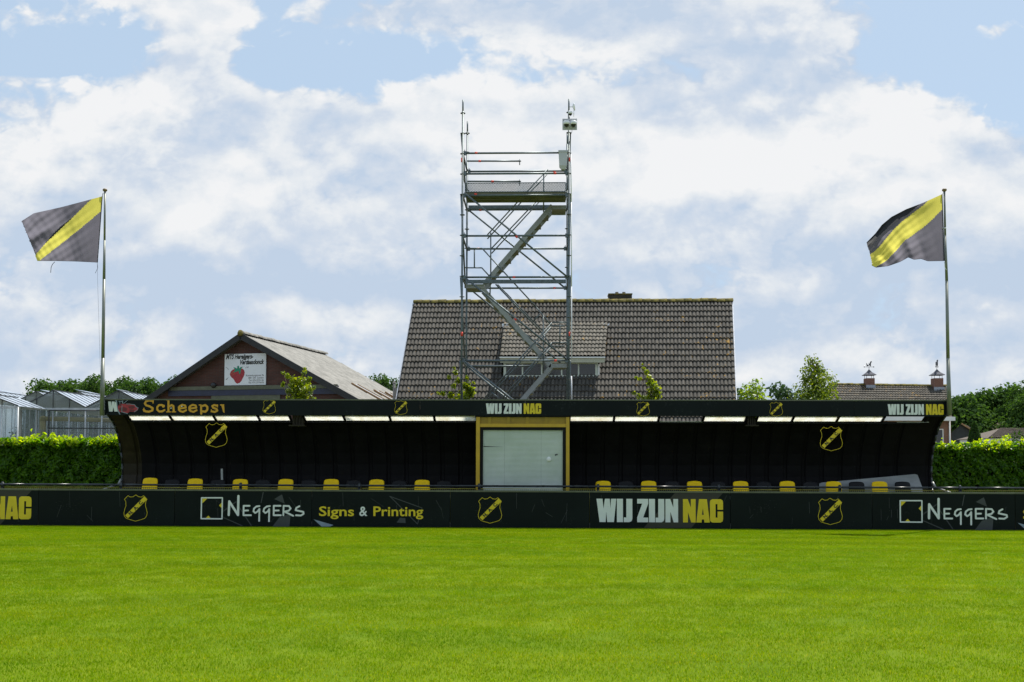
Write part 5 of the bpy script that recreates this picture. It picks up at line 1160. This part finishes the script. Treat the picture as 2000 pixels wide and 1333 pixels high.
def capped_chimney(px0, px1, pyb, pyt, Yc, dog):
    a, b = P(px0, pyb, Yc), P(px1, pyt, Yc); mb = MB(); mb.box((a.x, Yc, a.z-.25), (b.x, Yc+.6, b.z)); co = mb.build('chimney', M['brick_ch'], h2)
    mb = MB(); mb.box((a.x-.04, Yc-.06, a.z-.28), (b.x+.04, Yc-.005, a.z+.02)); mb.box((a.x-.10, Yc-.2, a.z-.42), (b.x+.10, Yc-.06, a.z-.26)); mb.build('lead_apron', M['lead'], co)
    cx, cy, z0 = (a.x+b.x)/2, Yc+.3, b.z; hw = (b.x-a.x)/2+.10; mb = MB()
    for sx in (-1, 1):
        for sy in (-1, 1): mb.tube((cx+sx*(hw-.14), cy+sy*.2, z0), (cx+sx*(hw-.14), cy+sy*.2, z0+.20), .015, n=5)
    mb.box((cx-hw, cy-.36, z0+.20), (cx+hw, cy+.36, z0+.225))
    base = [(cx-hw, cy-.36, z0+.226), (cx+hw, cy-.36, z0+.226), (cx+hw, cy+.36, z0+.226), (cx-hw, cy+.36, z0+.226)]
    mid = [(cx-hw*.42, cy-.15, z0+.40), (cx+hw*.42, cy-.15, z0+.40), (cx+hw*.42, cy+.15, z0+.40), (cx-hw*.42, cy+.15, z0+.40)]
    mb.hexa(base+mid); mb.add(mid+[(cx, cy, z0+.62)], [(0, 1, 4), (1, 2, 4), (2, 3, 4), (3, 0, 4)]); mb.build('chimney_cap', M['cowl'], co)
    mb = MB(); zc = z0+.60; mb.tube((cx, cy, zc), (cx, cy, zc+.42), .014, n=6)
    k = 1 if dog else .22
    mb.tube((cx-.30*k, cy, zc+.16), (cx+.30*k, cy, zc+.16), .012, n=5); mb.lathe((cx-.30*k, cy, zc+.16), [(.03, -.03), (.045, 0), (.03, .03)], 8); mb.lathe((cx+.30*k, cy, zc+.16), [(.03, -.03), (.045, 0), (.03, .03)], 8)
    poly = [(-.15,.20),(-.17,.42),(-.12,.36),(-.08,.28),(.0,.30),(.05,.40),(.10,.52),(.16,.54),(.20,.48),(.14,.44),(.12,.32),(.13,.20),(.09,.19),(.06,.26),(-.04,.25),(-.09,.20)]
    if dog: mb.prism([(cx+x, zc+z) for x, z in poly], cy-.015, cy+.015)
    else: mb.prism([(cx+x*.28, zc+z*1.15) for x, z in poly], cy-.10, cy+.10)
    mb.build('weather_vane', M['black_plastic'], co)
capped_chimney(1692.5, 1708.5, 753, 739, 65.4, True); capped_chimney(1825, 1842.5, 757, 739, 64.9, False)
M['far_tile'] = tile_mat('far_roof_tile', (.12, .095, .075), lich_amt=.2); M['far_wall'] = mat('far_dark_wall', (.035, .038, .036), .8, var=.3)
def farbarn(px0, px1, pr, pe, Y, label, hipx=0, roof='far_tile', wall='far_wall', gable=False):
    a, b = P(px0, pr, Y+3), P(px1, pr, Y+3); e0, e1 = P(px0-hipx, pe, Y), P(px1+hipx*.6, pe, Y)
    t = thing('barn', ((a.x+b.x)/2, Y+3, 0), label, 'barn'); tileroof('roof', a, b, e1, e0, 26, 10, .04, .05, M[roof], t, per=4)
    MB().add([a, b, Vector((e1.x, Y+6, e1.z)), Vector((e0.x, Y+6, e0.z))], [(0, 1, 2, 3)]).add([a, e0, Vector((e0.x, Y+6, e0.z))], [(0, 1, 2)]).add([b, e1, Vector((e1.x, Y+6, e1.z))], [(0, 1, 2)]).build('back_roof', M[roof], t)
    MB().box((e0.x+.2, Y+.3, 0), (e1.x-.2, Y+5.7, e0.z-.02)).build('wall', M[wall], t); return t
farbarn(1954, 2010, 837, 856, 78, 'low hipped dark roofed building right of the clipped cone', hipx=24, wall='white_trim')
t = farbarn(1955, 2020, 823.5, 848, 96, 'long farm building with red brown roof under the big right trees', hipx=6)
# dark gabled barn, roof sloping right
Yg = 92; pk2 = P(1876, 828, Yg); l2 = P(1858, 846, Yg); r2 = P(1921, 856, Yg)
t = thing('barn', (pk2.x, Yg+4, 0), 'dark gabled barn left of the clipped cone behind the right hedge', 'barn')
MB().add([(l2.x, Yg, 0), (r2.x, Yg, 0), (r2.x, Yg, r2.z-.1), (pk2.x, Yg, pk2.z-.05), (l2.x, Yg, l2.z)], [(0, 1, 2, 3, 4)]).build('gable_wall', M['far_wall'], t)
off = Vector((4.5, 9, 0)); tileroof('roof', (pk2.x, Yg-.2, pk2.z), Vector((pk2.x, Yg-.2, pk2.z))+off, Vector((r2.x, Yg-.2, r2.z))+off, (r2.x, Yg-.2, r2.z), 20, 9, .04, .05, M['far_tile'], t, per=4)
MB().add([(pk2.x, Yg-.2, pk2.z), Vector((pk2.x, Yg-.2, pk2.z))+off, Vector((l2.x-1, Yg-.2, l2.z-.8))+off, (l2.x-1, Yg-.2, l2.z-.8)], [(0, 1, 2, 3)]).build('back_roof', M['far_tile'], t)
MB().beam((pk2.x, Yg-.25, pk2.z), (r2.x, Yg-.25, r2.z), .05, .14).build('verge_board', M['rust'], t)
# bit of grey shed between the barn and the house
a, b = P(766.5, 760, 45.5), P(779, 752, 45.5)
t = thing('shed', ((a.x+b.x)/2, 45.6, 0), 'narrow grey concrete wall stub between the barn roof and the tiled house', 'wall')
MB().box((a.x+.02, 45.5, 0), (a.x+.10, 45.7, b.z+.05)).box((a.x+.102, 45.52, 0), (b.x, 45.7, a.z+.05)).build('wall', M['concrete'], t); MB().lathe((a.x+.06, 45.6, b.z+.05), [(.04, 0), (.08, .04), (.05, .1)], 8).build('cap', M['concrete'], t)

# ================================================================== hedges, trees
def leafmesh(name, c, nrm, size, asp=.5, droop=.25, bend=.25):
    """c: (n,3) centres, nrm: (n,3) facing, size: (n,) -> folded six-point leaves"""
    n = len(c); nrm = nrm/np.maximum(1e-6, np.linalg.norm(nrm, axis=1, keepdims=True))
    rd = rng.normal(size=(n, 3)); ax = np.cross(nrm, rd); ax /= np.maximum(1e-6, np.linalg.norm(ax, axis=1, keepdims=True)); bx = np.cross(nrm, ax)
    s = size[:, None]; w = s*asp*.5; h = s*.5
    V = np.stack([c-ax*h, c-ax*h*.25-bx*w+nrm*s*bend*.4, c+ax*h*.35-bx*w*.85+nrm*s*bend*.35, c+ax*h-nrm*s*droop*.5, c+ax*h*.35+bx*w*.85+nrm*s*bend*.35, c-ax*h*.25+bx*w+nrm*s*bend*.4], 1).reshape(-1, 3)
    me = bpy.data.meshes.new(name); me.vertices.add(n*6); me.vertices.foreach_set('co', V.reshape(-1)); 
    idx = np.arange(n)[:, None]*6; F = np.concatenate([idx+np.array([0, 1, 2, 3]), idx+np.array([0, 3, 4, 5])], 1).reshape(-1)
    me.loops.add(n*8); me.loops.foreach_set('vertex_index', F.astype(np.int32)); me.polygons.add(n*2); me.polygons.foreach_set('loop_start', np.arange(n*2, dtype=np.int32)*4); me.update(calc_edges=True); me.validate(); return me
M['hedge_leaf'] = leaf_mat('hedge_leaf', (.030, .095, .003), (.105, .22, .006), .50, (2.6, 2.4, .3), rough=.35, spec=.3); M['hedge_core'] = mat('hedge_inside', (.004, .007, .002), .95, var=.4, nscale=8)  # near-black core colour carries the shade inside the foliage
M['hedge_new'] = leaf_mat('hedge_young_leaf', (.22, .34, .004), (.38, .46, .012), .55, (2.2, 2.1, .4), rough=.3, spec=.5)  # young-leaf tone raised so the hedge top reads as sunlit
def hedge(x0, x1, y0, y1, z1f, label, seed, asp, size0):
    t = thing('hedge', ((x0+x1)/2, (y0+y1)/2, 0), label, 'hedge'); rs = np.random.default_rng(seed)
    mb = MB(); mb.box((x0+.12, y0+.42, 0), (x1-.12, y1-.14, min(z1f(x0), z1f(x1))-.16)); mb.build('branches', M['hedge_core'], t)  # solid filler, coloured as the shade between the leaves
    A = []; Nn = []; S_ = []
    def add(c, n_, s): A.append(c); Nn.append(n_); S_.append(s)
    Lx = x1-x0; n = int(Lx*1.9*1700)
    x = x0+rs.random(n)*Lx; z = rs.random(n)*np.array([z1f(v) for v in x]); bump_ = .05*np.sin(x*5+z*4)+.04*np.sin(x*11-z*9+2)+.03*np.sin(x*23+z*17)
    y = y0+.12+bump_+rs.random(n)**1.5*.26; add(np.stack([x, y, z], 1), np.stack([rs.normal(0, .5, n), -1+rs.normal(0, .35, n), .5+rs.normal(0, .5, n)], 1), size0*(.6+.8*rs.random(n)))
    n = int(Lx*(y1-y0)*1200); x = x0+rs.random(n)*Lx; y = y0+rs.random(n)*(y1-y0); zt_ = np.array([z1f(v) for v in x]); z = zt_-.02+.04*np.sin(x*7+1)+.03*np.sin(x*17)-rs.random(n)*.14
    add(np.stack([x, y, z], 1), np.stack([rs.normal(0, .5, n), rs.normal(0, .5, n)-.2, 1+rs.normal(0, .3, n)], 1), size0*(.6+.8*rs.random(n)))
    for xe in (x0, x1):
        n = int((y1-y0)*1.9*500); y = y0+rs.random(n)*(y1-y0); z = rs.random(n)*z1f(xe); add(np.stack([np.full(n, xe)+rs.normal(0, .05, n), y, z], 1), np.stack([np.full(n, np.sign(xe-x0-.1)), rs.normal(0, .4, n), rs.normal(.4, .4, n)], 1), size0*(.6+.8*rs.random(n)))
    c, nn, s = np.concatenate(A), np.concatenate(Nn), np.concatenate(S_)
    link_mesh('leaves', leafmesh('leaves', c, nn, s, asp), M['hedge_leaf'], t); t.children[-1].data.transform(Matrix.Translation(-t.location))
    # young shoots on top, sunlit brightness of the hedge top in their colour
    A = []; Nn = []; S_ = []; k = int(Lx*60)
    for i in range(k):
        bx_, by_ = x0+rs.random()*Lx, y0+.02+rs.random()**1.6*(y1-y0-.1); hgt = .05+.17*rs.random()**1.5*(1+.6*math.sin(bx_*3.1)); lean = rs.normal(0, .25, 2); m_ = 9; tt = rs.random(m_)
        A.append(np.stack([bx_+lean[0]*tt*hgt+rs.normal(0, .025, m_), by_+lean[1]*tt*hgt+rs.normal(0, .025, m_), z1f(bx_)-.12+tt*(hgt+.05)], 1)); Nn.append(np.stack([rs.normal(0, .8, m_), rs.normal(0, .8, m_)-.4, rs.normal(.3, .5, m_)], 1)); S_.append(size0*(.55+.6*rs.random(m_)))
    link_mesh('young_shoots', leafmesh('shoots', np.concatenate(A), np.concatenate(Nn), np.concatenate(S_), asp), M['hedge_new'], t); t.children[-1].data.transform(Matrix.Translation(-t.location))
zl = P(100, 856, 23.0).z; zr_ = P(1900, 865, 23.0).z
hedge(-13.8, -7.0, 22.75, 23.7, lambda x: zl-.0+.004*x, 'thick sunlit laurel hedge left of the shelter', 1, .42, .125)
hedge(6.8, 12.6, 22.75, 23.6, lambda x: zr_-.03+.0*x, 'dense hedge with a bright clipped top right of the shelter', 2, .6, .078)

def crown_points(n, lobes, rs, surf=.55):
    w = np.array([l[3]*l[4]*l[5] for l in lobes])**.67; w /= w.sum(); k = rs.choice(len(lobes), n, p=w); L_ = np.array(lobes)[k]
    d = rs.normal(size=(n, 3)); d /= np.linalg.norm(d, axis=1, keepdims=True); r = surf+(1-surf)*rs.random(n)**.7; r = r*(1+.12*rs.normal(size=n)); c = L_[:, :3]+d*L_[:, 3:6]*r[:, None]; return c, d
def tree(x, Y, h, w, label, mtl, seed, nleaf=2600, leaf=.14, asp=.6, base=.35, nl=14, name='tree', group=None, taper=.75, trunk_r=None, wind=0.0, depth=None):
    rs = np.random.default_rng(seed); t = thing(name, (x, Y, 0), label, 'tree', group); lobes = []; d_ = depth or w
    for i in range(nl):
        f = (i+.5)/nl; zc = h*(base+(.94-base)*f); rad = w*.5*(1-taper*max(0, f-.35)/.65)*(.65 if f < .12 else 1)
        a = rs.random()*6.283; q = rad*.55*rs.random()**.5; s_ = rad*(.42+.3*rs.random())
        lobes.append((x+math.cos(a)*q+wind*f*h, Y+math.sin(a)*q*d_/w, zc, s_*1.05, s_*d_/w, s_*(.75+.3*rs.random())*min(1.4, h*(1-base)/w*.9)))
    tr_r = trunk_r or h*.016; mb = MB(); top = (x+wind*h*.8, Y, h*.86); zb = h*(base+.1)
    mb.tube((x, Y, -.05), (x+.02*h, Y, zb), tr_r*1.25, tr_r*.8, 9); mb.tube((x+.02*h, Y, zb), top, tr_r*.8, tr_r*.2, 7)
    for l in lobes[::1]:
        z0_ = max(h*base*.75, l[2]-l[5]*1.6); f = min(1, z0_/h); mb.tube((x+.02*h*f, Y, z0_), l[:3], tr_r*.42, tr_r*.10, 5)
    mb.build('trunk', M['bark'], t)
    c, d = crown_points(nleaf, lobes, rs); nn = d+rs.normal(0, .6, d.shape)+np.array([0, 0, .35])
    me = leafmesh('crown', c, nn, leaf*(.6+.8*rs.random(nleaf)), asp); me.transform(Matrix.Translation(-t.location)); link_mesh('crown', me, mtl, t); return t
M['leaf_young'] = leaf_mat('young_tree_leaf', (.075, .135, .006), (.22, .27, .016), .5, (2.6, 2.3, .5), rough=.35, spec=.5)
M['leaf_mid'] = leaf_mat('mid_tree_leaf', (.060, .11, .008), (.17, .24, .018), .45, (2.4, 2.1, .5), rough=.4)
M['leaf_bright'] = leaf_mat('bright_bush_leaf', (.08, .15, .010), (.20, .28, .02), .5, (2.4, 2.2, .5), rough=.35)
M['leaf_far'] = leaf_mat('far_tree_leaf', (.030, .066, .018), (.075, .135, .032), .32, (1.8, 2.0, .7), rough=.75, spec=.04)
M['leaf_far2'] = leaf_mat('far_blue_tree_leaf', (.035, .066, .032), (.075, .12, .055), .3, (1.6, 1.9, .9), rough=.75, spec=.04)
M['leaf_pine'] = leaf_mat('far_pine_leaf', (.022, .045, .018), (.050, .085, .032), .25, (1.6, 1.8, .8), rough=.7, spec=.2)
M['leaf_cone'] = leaf_mat('conifer_leaf', (.022, .055, .010), (.045, .095, .014), .3, (2, 2.2, .5), rough=.6, spec=.2)
# three slender young trees poking above the shelter
def sapling(pts, Y, label, seed, nleaf, leaf=.085, base_px=None):
    """pts: (px, py, radius_px) clumps; a young tree right behind the shelter"""
    rs = np.random.default_rng(seed); lobes = []; k = FPX/Y
    for px, py, r in pts: q = P(px, py, Y); lobes.append((q.x, Y+rs.uniform(-.15, .15), q.z, r/k, r/k*.9, r/k))
    b0 = P(base_px or pts[0][0], 790, Y); t = thing('young_tree', (b0.x, Y, 0), label, 'tree', 'young trees behind the shelter'); mb = MB(); tp = lobes[-1]
    mb.tube((b0.x, Y, 0), (b0.x, Y, 1.9), .035, .028, 7)
    for l in lobes: mid = ((b0.x+l[0])/2+.05, Y, min(l[2]-.05, (1.9+l[2])/2)); mb.tube((b0.x, Y, 1.85), mid, .014, .010, 5); mb.tube(mid, l[:3], .010, .004, 5)
    mb.build('trunk', M['bark'], t); c, d = crown_points(nleaf, lobes, rs, .3); nn = d+rs.normal(0, .8, d.shape)
    me = leafmesh('crown', c, nn, leaf*(.6+.8*rs.random(nleaf)), .6); me.transform(Matrix.Translation(-t.location)); link_mesh('crown', me, M['leaf_young'], t)
sapling([(585,772,18),(575,760,14),(592,748,13),(600,765,14),(572,742,9),(560,735,6),(554,729,4),(596,730,7),(594,721,4),(602,740,6),(554,752,5),(562,765,6),(611,757,4),(585,790,20),(562,780,7),(611,780,5)], 24.6, 'leafy young tree in front of the barn, left of the tower', 21, 1500, .075, 586)
sapling([(917,770,11),(912,755,9),(922,762,7),(895,743,6),(889,728,5),(886,719,3),(900,768,8),(880,772,7),(866,770,5),(856,768,3),(877,738,4),(886,755,5),(925,748,3),(905,785,16),(912,738,4)], 24.9, 'leafy young tree beside the left legs of the tower', 22, 1150, .075, 910)
sapling([(1275,770,13),(1279,760,11),(1272,750,9),(1266,740,7),(1263,728,6),(1258,720,4),(1253,713,2.5),(1250,741,4),(1244,738,3),(1285,772,8),(1247,774,5),(1238,768,4),(1256,779,6),(1275,788,18)], 24.6, 'leafy young tree in front of the tiled house, right of the tower', 23, 1000, .075, 1276)
# bright bush and birch-like tree right of the house
q = P(1481, 745, 47); tree(q.x, 47.3, q.z+.15, 2.7, 'bright green round bush right of the tiled house', M['leaf_bright'], 31, 4200, .16, .6, .15, 20, taper=.5)
q = P(1598, 684, 38); tree(q.x+.02, 38.4, q.z+.15, 2.9, 'tall light green tree left of the house with two chimneys', M['leaf_mid'], 33, 8000, .115, .55, .30, 34, taper=.80, wind=-.02)
q = P(1555, 722, 37.6)
q = P(1531, 748, 80); tree(q.x, 80, q.z, 4.4, 'blue green round tree between the bright bush and the light green tree', M['leaf_far2'], 36, 2600, .30, .6, .25, 14, taper=.5)
q = P(1440, 745, 75); tree(q.x+.0, 75, q.z-.1, 2.2, 'dark tree peeking out at the right edge of the tiled house', M['leaf_far2'], 37, 900, .28, .6, .25, 8, taper=.5)
q = P(1660, 752, 80); tree(q.x, 80, q.z-.0, 6.2, 'distant tree just showing above the ridge of the house with two chimneys', M['leaf_far'], 38, 1800, .30, .6, .25, 12, taper=.4)
# clipped cone
q = P(1903, 824.5, 52); q2 = P(1903, 860, 52); t = thing('clipped_conifer', (q.x, 52, 0), 'dark green clipped cone shaped conifer behind the right hedge', 'shrub'); rs = np.random.default_rng(4)
zt_ = q.z; n = 5200; f = rs.random(n); prof_ = lambda f: .78*np.minimum(1, np.sqrt(np.maximum(0, 1-f)*1.0))*(.32+.68*(1-f))**.35*1.02
a = rs.random(n)*6.283; r = prof_(f)*(.90+.12*rs.random(n)); c = np.stack([q.x+r*np.cos(a), 52+r*np.sin(a), zt_*f], 1); me = leafmesh('foliage', c, np.stack([np.cos(a), np.sin(a), .5+0*a], 1)+rs.normal(0, .5, (n, 3)), .10*(.6+.8*rs.random(n)), .4)
me.transform(Matrix.Translation(-t.location)); link_mesh('foliage', me, M['leaf_cone'], t); MB().lathe((q.x, 52, 0), [(.5, .1), (.46, zt_*.3), (.36, zt_*.55), (.16, zt_*.82), (.02, zt_*.92)], 14).build('branches', M['hedge_core'], t)  # filler core, inner shade of the cone in its colour
# big trees on the right, each its own
big = [(1872, 772, 100, 7.5, 41), (1905, 764, 104, 7.0, 42), (1935, 788, 112, 5.5, 43), (1963, 757, 104, 7.5, 44), (1996, 752, 100, 7.0, 45), (2030, 762, 96, 8.0, 46), (1920, 775, 118, 8.0, 47), (1948, 772, 125, 7.0, 48), (1852, 780, 116, 7.0, 49)]
lb = ['broad dark tree right behind the right flagpole', 'round topped dark tree above the clipped cone', 'low pale topped tree in the dip of the right tree line', 'tall dark tree with a high top near the right edge', 'tall dark tree at the right edge of the photo', 'dark tree mostly cut off by the right edge', 'farther tree filling in behind the cone', 'farther tree filling in left of the tall right one', 'farther tree seen left of the right flagpole']
for (px, py, Y, w, sd_), l_ in zip(big, lb):
    q = P(px, py, Y); tree(q.x, Y, q.z, w, l_, M['leaf_far'] if sd_ != 43 else M['leaf_far2'], sd_, 8000, .36, .65, .22, 26, taper=.45, trunk_r=.16, group='big trees behind the right hedge')
q = P(1998, 790, 40); tree(q.x+.3, 40, q.z+.2, 2.1, 'dark conifer cut by the right edge just behind the hedge', M['leaf_cone'], 51, 3600, .12, .4, .05, 18, taper=.7)
# distant wood on the left: every tree a thing
wood = [(92,742,5.5),(120,734,6.5),(108,748,5),(140,746,5),(158,739,5),(178,736,5),(196,738,5),(216,736,5),(236,739,5),(252,742,5),(268,737,5),(284,742,5),(300,741,4.5),(318,738,5),(336,738,5),(356,744,6),(80,750,4.5),(130,745,6),(167,747,6),(205,746,6),(245,748,6),(276,746,6),(308,747,6),(346,749,6),(100,752,6),(716,734,5),(734,731,5),(752,733,5),(770,729,5.5),(790,731,5)]
protos = {}
for i, (px, py, w) in enumerate(wood):
    Y = 148+6*((i*7) % 5); q = P(px, py, Y); pine = i % 3 == 1 or px > 700 and i % 2 == 0; key = 'p' if pine else ('b' if i % 3 == 0 else 'c')
    lab = 'dark pine in the far wood on the horizon' if pine else 'dark green leafy tree in the far wood on the horizon'
    if key == 'c': lab = 'broad green tree with a domed crown in the far wood on the horizon'
    if key not in protos:
        o = tree(q.x, Y, q.z, w*1.7, lab, M['leaf_pine'] if pine else M['leaf_far'], 60+i, 9000, .40, .65, .15, 24, name='wood_tree', taper=.9 if pine else .5, trunk_r=.18, group='pines of the far wood' if pine else ('leafy trees of the far wood' if key == 'b' else 'domed trees of the far wood')); protos[key] = (o, q.z, w)
    else:
        p_, hz, w0_ = protos[key]; o = copy_tree(p_, (q.x, Y, 0)); s = q.z/hz; o.scale = (s*w/w0_, s*w/w0_, s); o.rotation_euler[2] = i*2.1
# low undergrowth closing the horizon behind the wood, one mass nobody could count
rs = np.random.default_rng(77); n = 16000; x = rs.uniform(-140, 150, n); y = 185+rs.uniform(0, 12, n); z = rs.random(n)**.8*(4.2+1.2*np.sin(x*.13)+.8*np.sin(x*.41)); me = leafmesh('woodland', np.stack([x, y, z], 1), rs.normal(size=(n, 3))+np.array([0, -1, .6]), .9*(.6+.8*rs.random(n)), .7)
o = link_mesh('woodland', me, M['leaf_far2']); tag(o, 'low continuous dark woodland mass along the whole horizon', 'woodland', kind='stuff')
